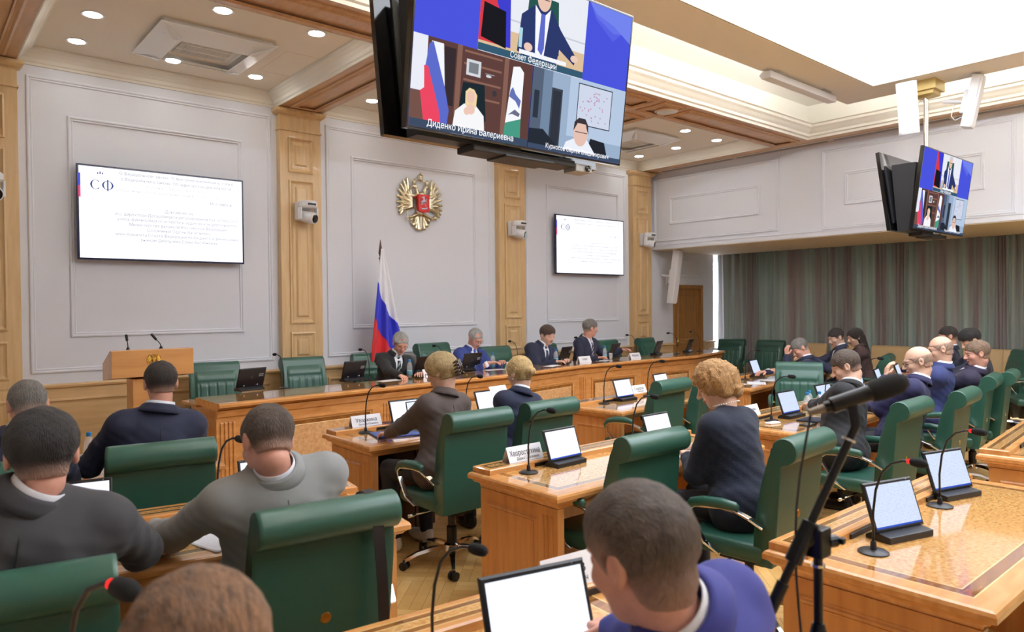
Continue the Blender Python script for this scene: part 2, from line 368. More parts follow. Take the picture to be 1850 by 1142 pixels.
# linear air vents in the right border
VG = mat('vent_grey', (150, 148, 146), .5, .3)
def vent(y0, y1, label, x0=7.665, x1=7.79):
    t = empty('air_vent', ((x0+x1)/2, (y0+y1)/2, 3.999), 0, label, 'vent', 'slot air vents in the wooden border'); o = t.location
    m = MB(); X0, X1, Y0, Y1 = x0-o[0], x1-o[0], y0-o[1], y1-o[1]
    for k in range(5): m.box(X0+.012+k*.021, X0+.020+k*.021, Y0+.02, Y1-.02, -.012, -.001)
    m.build('slats', VG, t)
    m = MB(); m.rings(X0, X1, Y0, Y1, [(0, 0), (0, -.010), (.012, -.012), (.014, 0)], lambda u, v, h: (u, v, h), cap=False); m.build('frame', mat('vent_frame', (222, 216, 206), .5), t)
vent(-1.73, -.3, 'long slot air vent in the wooden ceiling border, nearest the front wall'); vent(-3.25, -1.77, 'second slot air vent from the front wall, above the white bulkhead panel')
vent(-4.8, -3.29, 'third slot air vent from the front wall, beside the central light tray corner'); vent(-6.35, -4.84, 'slot air vent in the border behind the ceiling-hung screens pole')
vent(-7.9, -6.39, 'slot air vent in the wooden border farthest to the right of the photo')
vent(-4.9, -.4, 'slot air vent with dark slot at the top left corner of the photo', -1.86, -1.74)
# downlights
def downlight_proto():
    t = empty('ceiling_downlight', (0, 0, 0), 0, 'x', 'light')
    MB().lathe([(.062, .0), (.062, -.004), (.085, -.006), (.088, 0)], n=24).build('trim_ring', WHITEP, t)
    MB().lathe([(.0, -.0062), (.066, -.0062), (.066, -.0045), (0, -.0045)], n=24).build('lamp', emis('downlight', (255, 252, 246), DOWN_E), t); return t
DL = downlight_proto()
def dlab(s): return 'round recessed white downlight ' + s
for x, y, s in [(-1.03, -.5, 'left of the air unit, nearer the left screen'), (-1.04, -1.26, 'leftmost in the bay over the lectern, nearer the camera'), (-.24, -2.02, 'above the air unit beside the cross beam'),
                (.57, -2.04, 'near the beam corner right of the air unit'), (-.21, -.5, 'just below the left end of the air unit'), (.6, -.52, 'right of the air unit, nearest the first oak pilaster')]:
    place(DL, USED, (x, y, ZBAY-.001), 0, dlab(s), 'light', 'downlights over the lectern bay')
for x, y, s in [(6.16, -1.95, 'highest in the right-hand bay beside the hanging screen'), (7.02, -1.89, 'at the right end of the right-hand bay'), (6.97, -1.19, 'in the middle of the right-hand bay, at the air unit edge'), (7.0, -.43, 'in the right-hand bay closest to the front wall')]:
    place(DL, USED, (x, y, ZBAY-.001), 0, dlab(s), 'light', 'downlights in the right-hand bay')
for x, y, s in [(2.0, -.5, 'left, near the front wall'), (3.8, -.5, 'right, near the front wall'), (2.0, -2.0, 'left, near the cross beam'), (3.8, -2.0, 'right, near the cross beam')]:
    place(DL, USED, (x, y, ZBAY-.001), 0, 'recessed downlight in the bay behind the large screen, '+s, 'light', 'downlights behind the large screen')
for x in ():
    for y in (-3, -6, -9): place(DL, USED, (x, y, ZC-.001), 0, 'downlight over the left aisle %s, %s metres from the front wall' % ('near the beam' if x > -3 else 'near the side wall', -y), 'light', 'left aisle downlights')
# ceiling speaker in cross beam
t = empty('ceiling_speaker', (4.65, -2.78, ZC-.001), 0, 'round white loudspeaker grille set in the wooden cross beam right of the large screen', 'speaker')
MB().lathe([(0, -.03), (.10, -.028), (.125, -.02), (.13, 0)], n=28).build('grille', WHITEP, t, smooth=True); MB().lathe([(.128, -.0), (.128, -.02), (.15, -.012), (.152, 0)], n=28).build('ring', BEAM, t)
t = empty('smoke_detector', (4.3, -3.75, ZTRAY), 0, 'small round white detector on the bright recessed ceiling', 'detector')
MB().lathe([(0, -.03), (.05, -.028), (.07, -.01), (.07, 0)], n=20).build('case', mat('det', (200, 200, 205), .5), t, smooth=True); MB().lathe([(.03, -.034), (.035, -.03), (.03, -.02)], n=12).build('sensor', BLACKP, t)
# cassette air conditioners
def ac(cx, cy, label, rz=0):
    t = empty('air_conditioner', (cx, cy, ZBAY-.001), rz, label, 'air conditioner')
    ACW = mat('ac_cream', (244, 240, 232), .5); CL = mat('deflector_clear', (252, 253, 255), .25, alpha=.8)
    m = MB(); m.rings(-.47, .47, -.47, .47, [(0, 0), (0, -.02), (.03, -.035), (.16, -.04), (.17, -.03), (.22, -.03), (.225, -.04)], lambda u, v, h: (u, v, h)); m.build('panel', ACW, t, bevel=.004)
    g_ = MB(); 
    for k in range(34): x = -.225+k*.0136; g_.box(x, x+.006, -.22, .22, -.052, -.041)
    for k in range(4): y = -.22+k*.143; g_.box(-.23, .23, y-.004, y+.008, -.056, -.041)
    g_.build('grille', ACW, t); MB().box(-.228, .228, -.222, .222, -.0425, -.0405).build('grille_opening', mat('grille_dark', (90, 76, 56), .8), t)
    for k in range(4):
        m = MB(); w = .56
        m.prism([(-.50, 0), (.50, 0), (.36, .20), (-.36, .20)], lambda p, a: (p[0], -.50+p[1], -.035-p[1]*.35-a), 0, .004)
        o = m.build('air_deflector', CL, t, M=Matrix.Rotation(math.pi/2*k, 4, 'Z') )
        m = MB()
        for sx in (-.3, .3): m.tube([(sx, -.42, -.066), (sx, -.42, -.02)], .008, 8)
        m.build('bracket', CHROME, o, M=Matrix.Rotation(math.pi/2*k, 4, 'Z'))
    return t
ac(-.1, -1.1, 'cream ceiling air conditioner with clear deflectors above the lectern and left screen')
ac(5.95, -1.15, 'ceiling air conditioner partly hidden behind the right edge of the large hanging screen')
m = MB(); m.rings(.55, 1.0-.12, -1.45, -.75, [(0, 0), (.0, -.003), (.004, -.003), (.004, 0)], lambda u, v, h: (u, v, ZBAY+h), cap=False); cpart(m, CREAM, 'access_hatch')
# lamp on ring edge
t = empty('strip_lamp', (5.18, -4.14, 4.1), 0, 'long white strip lamp with clear brackets fixed to the edge of the hanging ceiling ring', 'lamp')
m = MB(); m.prism([(-.07, -.10), (.03, -.10), (.06, -.06), (.03, -.03), (-.07, -.03)], lambda p, a: (a, p[0], p[1]), -.72, .72); m.build('housing', WHITEP, t, bevel=.004)
for sx in (-.5, .5): MB().box(sx-.09, sx+.09, -.08, .05, -.028, -.001).build('bracket', CLEAR, t, bevel=.01)
# curtains
def curtain_mat():
    m = bpy.data.materials.new('curtain_fabric'); t = nt(m); b = t.nodes['Principled BSDF']; N = t.nodes.new; L = t.links.new
    tc = N('ShaderNodeTexCoord'); mp = N('ShaderNodeMapping'); mp.inputs['Scale'].default_value = (1, 9, .25); L(tc.outputs['Object'], mp.inputs['Vector'])
    n = N('ShaderNodeTexNoise'); n.inputs['Scale'].default_value = 1.0; n.inputs['Detail'].default_value = 5; L(mp.outputs[0], n.inputs['Vector'])
    r = N('ShaderNodeValToRGB'); e = r.color_ramp.elements; e[0].position = .40; e[1].position = .58; e[0].color = lin((150, 139, 134)) + (1,); e[1].color = lin((158, 168, 158)) + (1,)
    L(n.outputs['Fac'], r.inputs[0]); L(r.outputs[0], b.inputs['Base Color']); b.inputs['Roughness'].default_value = .6; b.inputs['Sheen Weight'].default_value = .3
    tr = N('ShaderNodeBsdfTranslucent'); L(r.outputs[0], tr.inputs[0]); mx = N('ShaderNodeMixShader'); mx.inputs[0].default_value = .22
    L(b.outputs[0], mx.inputs[1]); L(tr.outputs[0], mx.inputs[2]); L(mx.outputs[0], t.nodes['Material Output'].inputs[0]); return m
CUR = curtain_mat()
def curtain(y0, y1, seed, label):
    rnd = random.Random(seed); m = MB(); n = int(abs(y1-y0)/.012); zs = [0.02, .5, 1.2, 2.0, 2.658]
    ph = 0; xs = []
    for i in range(n+1):
        ph += .012/(.055+.03*math.sin(i*.05+seed)+.012*math.sin(i*.17))*1.0
        xs.append(ph)
    vs = []
    for j, z in enumerate(zs):
        for i in range(n+1):
            a = .045*(1-.35*z/2.64); y = y0+(y1-y0)*i/n
            vs.append((XC+.02+a*math.sin(xs[i]*2.2)+.012*math.sin(xs[i]*5+z), y+.01*math.sin(xs[i]+z*2), z))
    fs = [(j*(n+1)+i, j*(n+1)+i+1, (j+1)*(n+1)+i+1, (j+1)*(n+1)+i) for j in range(len(zs)-1) for i in range(n)]
    m.add(vs, fs); o = m.build('curtain', CUR, None, smooth=True); s = o.modifiers.new('thick', 'SOLIDIFY'); s.thickness = .004
    tag(o, label, 'curtain'); return o
curtain(-.01, -2.67, 1, 'pleated grey-green floor-length curtain left of the gap, nearest the door')
curtain(-2.662, -6.4, 2, 'pleated grey-green curtain right of the gap, reaching the right photo edge')
curtain(-6.39, -12.9, 3, 'pleated grey-green curtain outside the photo, farthest from the front wall')
# ---------------------------------------------------------------- desks
ZT = .75
def desk(x, y, L, D, rz, label, doors=False, notch=None):
    t = empty('conference_desk', (x, y, 0), rz, label, 'desk', None)
    U = lambda u, v, h: (u, v, h)
    m = MB()
    m.rings(0, L, -D, 0, [(.055, .665), (.05, .685), (.028, .694), (.02, .705), (.0, .715), (0, .734), (.006, .745), (.016, ZT), (.085, ZT), (.09, ZT), (.135, ZT), (.14, ZT)], U, cap=True, base=True,
            mis=[0]*7+[0, 2, 3, 2], capmi=1)
    m.build('table_top', [DESKW, BURL, LIGHTW, WALNUT], t)
    m = MB(); m.rings(.03, L-.03, -.17, -.012, [(0, ZT+.0005), (0, ZT+.026), (.006, ZT+.032), (.03, ZT+.032), (.034, ZT+.032), (.058, ZT+.032), (.062, ZT+.032)], U, cap=True, mis=[0, 0, 0, 2, 3, 2], capmi=1)
    k = .12
    while k < L-.5: m.box(k+.25, k+.50, -.178, -.168, ZT+.001, ZT+.02, 4); k += .8
    m.build('raised_shelf', [DESKW, BURL, LIGHTW, WALNUT, BLACKP], t)
    for s, x0 in ((0, .05), (1, L-.05)):
        m = MB(); x1 = x0+.045*(1-2*s)
        m.box(min(x0, x1), max(x0, x1), -D+.05, -.06, 0.0, .664)
        mp = (lambda u, v, h, x0=x0, s=s: (x0-h*(1-2*s), u, v))
        m.rings(-D+.20, -.11, .1, .60, [(0, 0), (0, .002), (.008, -.006+.008), (.015, .008), (.03, .0), (.034, .001)], mp, cap=False)
        m.rings(-D+.20, -.11, .1, .60, [(.028, .0), (.03, .004), (.036, 0)], mp, cap=False)
        for q in (.085, .12, .15): m.rings(-D+q, -D+q+.012, .06, .62, [(0, 0), (.0, .004), (.004, .006)], mp)
        m.build('side_panel', DESKV, t)
    m = MB(); m.box(.10, L-.10, -.085, -.06, 0.03, .664)
    n = max(1, round(L/.75)); w = (L-.24)/n
    for i in range(n):
        m.rings(.12+i*w+.04, .12+(i+1)*w-.04, .12, .60, [(0, .0), (0, .008), (.015, .010), (.03, .002)], lambda u, v, h: (u, -.06+h, v), cap=False)
    m.build('front_panel', DESKV, t)
    if doors:
        m = MB(); m.box(.30, .66, -.52, -.12, .05, .66); m.build('cabinet', DARKW, t)
        for a in (.305, .485):
            d = MB().box(a, a+.17, -.54, -.521, .06, .65).build('cabinet_door', DARKW, t, bevel=.004)
            MB().lathe([(.008, 0), (.006, -.01), (.014, -.02), (.008, -.028), (0, -.028)], (a+(.13 if a < .4 else .04), -.541, .5), 12, axis='y').build('knob', BRASS, d, smooth=True)
    return t
desk(.12, -2.98, 1.87, .72, 0, 'front-row desk of the brown-blazer woman with laptop and blue folder', True)
desk(.17, -4.74, 1.95, .74, 0, 'second-row desk in the middle where the curly-haired woman sits beside an empty chair')
desk(.22, -6.56, 1.85, .78, 0, 'nearest desk at the lower right with two tablets and burl top in full view')
desk(2.50, -3.18, 1.9, .68, 4, 'front-row desk with one tablet between two empty green chairs', False)
desk(4.85, -2.98, 2.6, .72, 7, 'front-row desk covered with papers near the curtain')
desk(2.62, -4.74, 1.95, .74, 2, 'second-row desk on the right where the man in black suit sits with bottles')
desk(4.80, -4.60, 3.0, .74, 8, 'second-row desk at far right in front of the row of balding men')
desk(2.80, -6.52, 1.9, .80, 5, 'third-row desk cut off by the right edge of the photo')
desk(-2.63, -2.64, 1.93, .70, -6, 'front-row desk at left with the small water bottle')
desk(-2.42, -4.25, 1.98, .78, -9, 'second-row desk at left between the grey-suited man and the front chair')
desk(-2.72, -6.02, 2.25, .76, -6, 'foreground desk at bottom left holding the nearest tablet')

# ---------------------------------------------------------------- presidium table
FRONT = [(-.34, -2.09), (2.85, -1.88), (4.40, -1.60), (6.85, -1.66), (8.08, -1.33)]
def presidium():
    t = empty('presidium_table', (0, 0, 0), 0, 'long golden oak presidium table with raised front ledge along the front wall', 'table')
    def off(d):   # polyline shifted towards the wall by d
        out = []
        for i, p in enumerate(FRONT):
            a = Vector(FRONT[max(0, i-1)]); b = Vector(FRONT[min(len(FRONT)-1, i+1)]); n = (b-a); n = Vector((-n.y, n.x)).normalized()
            if i == 0 or i == len(FRONT)-1: n = Vector((0, 1))
            out.append(Vector(p)+n*d)
        return out
    def strip(m, prof, mis, ends=True):
        rows = [[(q.x, q.y, z) for q in off(d)] for d, z in prof]; n = len(FRONT); vs = [v for r in rows for v in r]
        fs = []; 
        o = len(m.v); m.v += vs
        for j in range(len(rows)-1):
            for i in range(n-1): m.f.append((o+j*n+i, o+j*n+i+1, o+(j+1)*n+i+1, o+(j+1)*n+i)); m.m.append(mis[j] if mis else 0)
        if ends:
            m.f.append(tuple(o+j*n for j in range(len(rows)))); m.m.append(0); m.f.append(tuple(o+j*n+n-1 for j in range(len(rows)))[::-1]); m.m.append(0)
    m = MB(); strip(m, [(.62, .865), (.06, .865), (.045, .872), (.03, .880), (.02, .885), (.0, .893), (0, .912), (.012, .925), (.06, .927), (.09, .927), (.095, .927), (.15, .927), (.155, .927), (.60, .927), (.62, .915), (.62, .865)], [0]*9+[2, 3, 2, 1, 0, 0])
    m.build('raised_ledge', [DESKW, BURL, LIGHTW, WALNUT], t)
    m = MB(); strip(m, [(.60, .84), (.60, .862), (1.02, .862), (1.04, .85), (1.02, .835), (.60, .84)], [0]*5); m.build('work_top', DESKW, t)
    m = MB(); strip(m, [(.08, .10), (.08, .864), (.11, .864), (.11, .10), (.08, .10)], [0]*4)
    strip(m, [(.08, .10), (.055, .10), (.055, .20), (.08, .21), (.08, .10)], [0]*4); strip(m, [(.08, .80), (.062, .81), (.05, .84), (.04, .864), (.08, .864), (.08, .80)], [0]*5)
    body = off(.08)
    for i in range(len(FRONT)-1):
        a = body[i]; b = body[i+1]; d = (b-a); L = d.length; d.normalize(); n = Vector((d.y, -d.x))
        mp = lambda u, v, h: (a.x+d.x*u+n.x*h, a.y+d.y*u+n.y*h, v)
        n_ = max(1, round(L/1.5)); w = L/n_
        for k in range(n_):
            for q in (.05, .085, .12, .155): m.rings(k*w+q-.02, k*w+q, .25, .76, [(0, 0), (0, .010), (.005, .012)], mp)
            if k == 0 or True:
                u0, u1 = k*w+.24, (k+1)*w-.08
                m.rings(u0, u1, .26, .74, [(0, 0), (0, .016), (.02, .018), (.035, .006), (.04, .003), (.075, .003), (.08, .006)], mp, cap=True, mis=[0, 0, 0, 2, 3, 2], capmi=1)
    m.build('front_panel', [DESKW, BURLM, LIGHTW, WALNUT], t)
    m = MB(); a = body[0]; m.box(-.27, -.23, a.y+.01, -1.10, .10, .86)
    m.rings(a.y+.10, -1.20, .22, .76, [(0, 0), (0, .010), (.015, .012), (.03, .002)], lambda u, v, h: (-.27-h, u, v), cap=False); m.build('end_panel', DESKV, t)
    a = body[-1]; MB().box(7.93, 7.97, a.y+.01, -.4, .10, .86).build('end_panel', DESKV, t)
presidium()

# ---------------------------------------------------------------- lectern
t = empty('lectern', (-.62, -1.22, .10), 0, 'light wooden lectern with a golden crest on its broad front, left of the table', 'lectern')
LW = wood('lectern_wood', (206, 146, 84), (222, 166, 102), (1, 6, 6), 2.5, .3, .3)
m = MB(); m.prism([(-.05, 1.02), (-.05, 1.25), (.0, 1.255), (.30, 1.13), (.30, .98)], lambda p, a: (a, p[0], p[1]), -.33, .33); m.build('head_box', LW, t, bevel=.003)
MB().box(-.16, .16, .0, .22, .03, 1.0).build('column', LW, t, bevel=.006); MB().box(-.25, .25, -.06, .30, 0.0005, .04).build('base', LW, t, bevel=.006)
LECT = t
def stalk_mic(x, bend, label):
    t = empty('lectern_microphone', (x, -1.17, 1.347), 0, label, 'microphone', 'slim microphones on the lectern')
    MB().lathe([(.018, 0), (.012, .02), (.006, .03)], n=12).build('base', BLACKP, t)
    MB().tube([(0, 0, .02), (bend*.1, .0, .05), (bend*.35, 0, .075), (bend*.5, .0, .085)], .004).build('stem', BLACKP, t)
    MB().tube([(bend*.5, 0, .08), (bend*.55, 0, .09), (bend*1.0, 0, .135), (bend*1.05, 0, .14)], [.006, .011, .012, .006], 10).build('capsule', BLACKP, t, smooth=True)
stalk_mic(-.80, -.012, 'upright slim microphone on the left side of the lectern'); stalk_mic(-.535, -.075, 'slim microphone tilted left on the right side of the lectern')

# ---------------------------------------------------------------- chairs
def chair_proto(LM, name='office_chair', kind='exec'):
    t = empty(name, (0, 0, 0)); hw = .235
    sb = MB().box(-.25, .25, -.20, .26, .405, .50).build('seat', LM, t, bevel=.035, segs=4, smooth=True)
    prof = [(-.135, .44), (-.15, .6), (-.185, .8), (-.225, .945), (-.245, .99)]
    cx, cz, r = -.305, .985, .065
    for a in range(25, 271, 15): prof.append((cx+r*math.cos(math.radians(a)), cz+r*math.sin(math.radians(a))))
    prof += [(-.291, .912), (-.290, .88), (-.283, .80), (-.266, .62), (-.248, .46), (-.235, .40), (-.15, .40)]
    m = MB(); n = len(prof); segs = [-1, -.985, -.94, .94, .985, 1]; sc = [.93, .985, 1, 1, .985, .93]
    pc = (-.22, .7); vs = []
    def wz(z): return hw*(1 + .06*math.sin(max(0, (z-.45)/.6)*2.6))
    for s, k in zip(segs, sc):
        for (y, z) in prof:
            # shrink the profile toward its local midline for rounded edges
            yy = y; zz = z
            if k < 1:
                if z > .93: yy = cx+(y-cx)*k; zz = cz+(z-cz)*k
                else: mid = -.225-(z-.5)*.12; yy = mid+(y-mid)*k; zz = z
            vs.append((s*wz(z), yy, zz))
    fs = [(i*n+j, i*n+(j+1) % n, (i+1)*n+(j+1) % n, (i+1)*n+j) for i in range(len(segs)-1) for j in range(n)]
    fs += [tuple(range(n))[::-1], tuple(range((len(segs)-1)*n, len(segs)*n))]
    m.add(vs, fs); bk = m.build('backrest', LM, t, smooth='auto')
    # pleated front cushion
    NU, NV = 40, 24; vs = []
    def fy(z): 
        pts = prof[:5]
        for (y0, z0), (y1, z1) in zip(pts, pts[1:]):
            if z <= z1: return y0+(y1-y0)*(z-z0)/(z1-z0)
        return pts[-1][0]
    for j in range(NV+1):
        z = .50+.46*j/NV
        for i in range(NU+1):
            u = -1+2*i/NU; e = min(1, (1-abs(u))*8)*min(1, min(j, NV-j)/3+.001)
            g = 0
            if z < .84 and kind != 'plain': g = -.010*max(0, 1-abs(((u*2.5+.5) % 1)-.5)*14) if abs(u) < .95 else 0
            if kind != 'plain' and abs(z-.85) < .012: g = -.010
            vs.append((u*.205, fy(z)+(.014+g)*e+.001, z))
    m = MB(); m.add(vs, [(j*(NU+1)+i, j*(NU+1)+i+1, (j+1)*(NU+1)+i+1, (j+1)*(NU+1)+i) for j in range(NV) for i in range(NU)])
    m.build('back_cushion', LM, bk, smooth=True)
    MB().lathe([(0, -.010), (.018, -.009), (.022, -.004), (.022, .004)], (0, -.261, .635), 20, axis='y').build('badge', BRASS, bk, smooth=False)
    for s in (-1, 1):
        m = MB()
        def rib(path, w, th):
            P = [Vector(p) for p in path]; vs = []
            for i, p in enumerate(P):
                d = (P[min(i+1, len(P)-1)]-P[max(i-1, 0)]).normalized(); nn = Vector((0, -d.z, d.y))
                W_ = w[i] if isinstance(w, list) else w
                for a, b in ((-W_, -th), (W_, -th), (W_, th), (-W_, th)): vs.append(p+Vector((a, 0, 0))+nn*b)
            fs = [(i*4+k, i*4+(k+1) % 4, (i+1)*4+(k+1) % 4, (i+1)*4+k) for i in range(len(P)-1) for k in range(4)]
            fs += [(0, 1, 2, 3), tuple(range((len(P)-1)*4, len(P)*4))]; m.add(vs, fs)
        x = s*.285
        rib([(s*.262, .03, .42), (x, .10, .47), (x, .18, .585), (x, .185, .625), (x, .15, .652), (x, .0, .668), (x, -.08, .662), (x, -.15, .64), (s*.262, -.215, .60)], [.013, .016, .016, .018, .018, .016, .016, .02, .026], .006)
        ar = m.build('armrest', CHROME, t, bevel=.003)
        m = MB(); m.tube([(x, .195, .60), (x, .20, .63), (x, .17, .665), (x, .10, .683), (x, .0, .69), (x, -.07, .685), (x, -.09, .68)], [.014, .022, .026, .028, .028, .024, .012], 10)
        m.build('arm_pad', LM, ar, smooth=True)
    m = MB(); m.box(-.10, .10, -.13, .12, .345, .404); m.lathe([(.045, .33), (.05, .345)], n=16); m.tube([(.10, .05, .37), (.26, .06, .365)], .006); m.build('mechanism', BLACKP, t, bevel=.005)
    m = MB(); m.tube([(-.10, .02, .37), (-.25, .05, .355)], .006); m.tube([(-.25, .05, .355), (-.30, .06, .35)], .012); m.build('lever', CHROME, t, smooth=True)
    MB().lathe([(.045, .09), (.042, .12), (.034, .13), (.034, .24), (.024, .25), (.024, .35)], n=18).build('gas_column', BLACKP, t)
    st = MB().lathe([(.05, .075), (.055, .085), (.05, .125), (.035, .135)], n=20).build('base_hub', CHROME, t)
    for k in range(5):
        a = math.radians(72*k+20); d = Vector((math.cos(a), math.sin(a), 0)); n = Vector((-d.y, d.x, 0)); vs = []
        P = [(.04, .115, .026), (.14, .115, .023), (.24, .098, .019), (.31, .070, .015), (.325, .062, .013)]
        for q, z, w in P:
            for a_, b_ in ((-w, -.012), (w, -.012), (w*.7, .008), (-w*.7, .008)): vs.append(d*q+n*a_+Vector((0, 0, z+b_)))
        fs = [(i*4+c, i*4+(c+1) % 4, (i+1)*4+(c+1) % 4, (i+1)*4+c) for i in range(4) for c in range(4)]+[(0, 1, 2, 3), (16, 17, 18, 19)]
        MB().add(vs, fs).build('base_leg', CHROME, t, smooth='auto')
        c = d*.325; m = MB(); aa = a+.8; e = Vector((math.cos(aa), math.sin(aa), 0))
        for s in (-1, 1): m.tube([c+e*s*.008+Vector((0, 0, .0285)), c+e*s*.026+Vector((0, 0, .0285))], .028, 14)
        m.tube([c+Vector((0, 0, .03)), c+Vector((0, 0, .062))], .012, 8); m.build('caster', BLACKP, t, smooth='auto')
    return t
CH = chair_proto(GREEN)
def chair(x, y, rz, label, z=0.0, group=None, sc=None): return place(CH, USED, (x, y, z), rz, label, 'chair', group, sc)
chair(.47, -4.16, 0, 'green leather swivel chair occupied by the woman in the brown blazer')
chair(1.12, -4.12, 2, 'green leather chair occupied by the blonde woman with a bun')
chair(.64, -5.40, 0, 'empty green chair pushed up to the desk with the tablet, left of the curly-haired woman')
chair(1.14, -5.95, 4, 'green chair of the curly-haired woman, brass badge on its back')
chair(2.80, -3.88, 5, 'empty green chair seen from behind at the front-row desk left of the curly-haired woman')
chair(3.42, -3.78, 22, 'green chair turned sideways showing a brass badge, just left of the curly hair')
chair(5.0, -4.22, 118, 'empty green chair facing the camera with pleated backrest, behind the water bottles')
chair(2.87, -5.82, 2, 'green chair of the man in the black suit, right of the stand microphone')
chair(3.75, -5.86, 5, 'green chair behind the bald man with glasses')
chair(5.08, -5.66, 9, 'green chair behind the balding man in the blue suit')
chair(5.62, -5.66, 9, 'green chair half hidden next to the one behind the blue-suited man')
chair(8.85, -5.0, 38, 'empty green chair turned left near the right edge, its seat visible')
chair(8.45, -5.50, 30, 'green chair cut off by the right photo edge, behind the one with visible seat')
chair(6.15, -3.95, 20, 'green chair behind the man resting his face on his hand')
chair(7.05, -3.98, 15, 'green chair with rolled top right of the long-haired woman')
chair(-1.28, -3.93, -8, 'green chair behind the man in the dark navy suit at left')
LCHAIR = chair(-1.17, -5.48, -6, 'green chair with a black strap hanging over its back in the foreground')
chair(-2.05, -5.55, -10, 'green chair at the bottom left corner behind the charcoal-suited man')
chair(-2.0, -3.95, -8, 'green chair barely visible at the left edge behind the blue-suited man')
chair(.62, -7.65, 6, 'dark green chair cut off at the bottom right corner beside the nearest desk')
for x, rz, s in [(.14, 172, 'leftmost chair behind the presidium table, empty, nearest the lectern'), (1.12, 176, 'second empty chair from the left behind the presidium table'), (1.98, 172, 'chair of the man in the black suit at the presidium table'),
              (2.98, 186, 'taller chair of the man in the blue suit under the crest'), (3.92, 176, 'chair left of the brown-haired man at the presidium table'), (4.85, 180, 'chair between the two men on the right of the presidium table'),
              (6.28, 186, 'empty chair right of the last seated man at the presidium table'), (7.25, 190, 'last empty green chair at the presidium table, in front of the door side')]:
    chair(x, -.66 if x != 2.98 else -.62, rz, s, .10, None, 1.08 if x == 2.98 else None)
chair(9.2, -.62, 100, 'green armchair by the curtain nearest the door'); chair(9.2, -1.38, 96, 'second green armchair by the curtain, left of the beige seats')
# beige row along the curtain
def beige_proto():
    t = empty('beige_armchair', (0, 0, 0))
    MB().box(-.29, .29, -.22, .30, .36, .47).build('seat', BEIGEL, t, bevel=.03, segs=3, smooth=True)
    m = MB(); m.prism([(-.16, .42), (-.24, .99), (-.28, 1.02), (-.32, 1.0), (-.25, .42)], lambda p, a: (a, p[0], p[1]), -.28, .28)
    b = m.build('backrest', BEIGEL, t, bevel=.02, segs=3, smooth=False)
    m = MB(); 
    for x in (-.09, .09): m.prism([(-.157, .52), (-.207, .86), (-.213, .86), (-.163, .52)], lambda p, a: (a, p[0], p[1]), x-.003, x+.003)
    m.build('seam', mat('beige_dark', (150, 120, 78), .6), b)
    for s in (-1, 1): MB().box(s*.30-.03, s*.30+.03, -.20, .22, .58, .63).build('armrest', BEIGEL, t, bevel=.015, segs=3)
    for sx in (-1, 1):
        for sy in (-.18, .2): MB().box(sx*.30-.02, sx*.30+.02, sy-.02, sy+.02, 0, .58).build('leg', DARKW, t)
    return t
BG = beige_proto()
for y, s in [(-2.05, 'leftmost beige leather armchair by the curtain, behind the man resting his face'), (-2.70, 'beige armchair by the curtain left of the man reading a paper'), (-3.35, 'beige armchair by the curtain right of the long-haired woman'), (-3.98, 'beige armchair with seams showing, above the bald man'),
             (-4.65, 'beige armchair hidden behind the men at right'), (-5.15, 'beige armchair behind the dark jacket at right'), (-5.75, 'rightmost beige armchair at the right photo edge')]:
    place(BG, USED, (9.3, y, 0), 92, s, 'chair', 'beige armchairs along the curtain')

# ---------------------------------------------------------------- gooseneck microphones
def mic_proto(ring):
    t = empty('gooseneck_microphone', (0, 0, 0))
    MB().lathe([(0, 0), (.055, 0), (.055, .005), (.045, .011), (.012, .014), (.010, .04), (.006, .045)], n=28).build('base', BLACKP, t, smooth='auto')
    path = [(0, 0, .03), (0, .001, .15), (.003, -.008, .24), (.006, -.03, .31), (.01, -.065, .35), (.015, -.105, .366), (.018, -.13, .368)]
    MB().tube(path, .0048, 8).build('stem', BLACKP, t, smooth=True)
    MB().tube([(.018, -.128, .368), (.019, -.135, .368), (.020, -.15, .367), (.022, -.17, .366), (.023, -.183, .365), (.0235, -.19, .365)], [.007, .014, .0165, .0165, .013, .005], 14).build('foam_head', BLACKM, t, smooth=True)
    if ring: MB().tube([(.0177, -.120, .3678), (.0182, -.129, .368)], .0085, 14).build('light_ring', REDL, t)
    return t
MIC, MICR = mic_proto(False), mic_proto(True)
def mic(x, y, z, rz, label, ring=False, sc=None): return place(MICR if ring else MIC, USED, (x, y, z), rz, label, 'microphone', None, sc)
mic(.41, -5.0, ZT, 5, 'gooseneck microphone on the second-row desk beside the foremost readable name card')
mic(.37, -3.20, ZT, 15, 'gooseneck microphone beside the blue folder on the front-row desk')
mic(.50, -6.86, ZT, -8, 'gooseneck microphone with red ring in front of the nearest tablet on the lower right desk', True)
mic(1.36, -6.80, ZT, -8, 'red-ringed gooseneck microphone by the farther tablet on the lower right desk', True)
mic(1.33, -3.18, ZT, 5, 'gooseneck microphone between the two blonde women')
mic(2.84, -3.38, ZT, 5, 'gooseneck microphone left of the tablet on the desk with empty chairs')
mic(3.60, -3.30, ZT, 10, 'gooseneck microphone over the top edge of the empty chair, near the hidden tablet')
mic(1.30, -5.02, ZT, 2, 'gooseneck microphone behind the empty chair of the second row')
mic(3.05, -5.0, ZT, 6, 'gooseneck microphone beside the name card in front of the black-suited man')
mic(4.05, -4.96, ZT, 6, 'gooseneck microphone to the right of the water bottles')
mic(5.4, -4.72, ZT, 10, 'gooseneck microphone before the balding men at right')
mic(5.75, -3.12, ZT, 40, 'gooseneck microphone by the papers on the desk near the curtain')
mic(6.95, -3.0, ZT, 60, 'gooseneck microphone behind the head of the man resting his face')
mic(-1.20, -4.66, ZT, 12, 'gooseneck microphone on the left desk between the two grey suits')
mic(-2.02, -4.52, ZT, -10, 'gooseneck microphone on the left desk at the photo edge')
mic(-1.24, -6.46, ZT, 12, 'large foreground gooseneck microphone left of the nearest tablet', sc=.91)
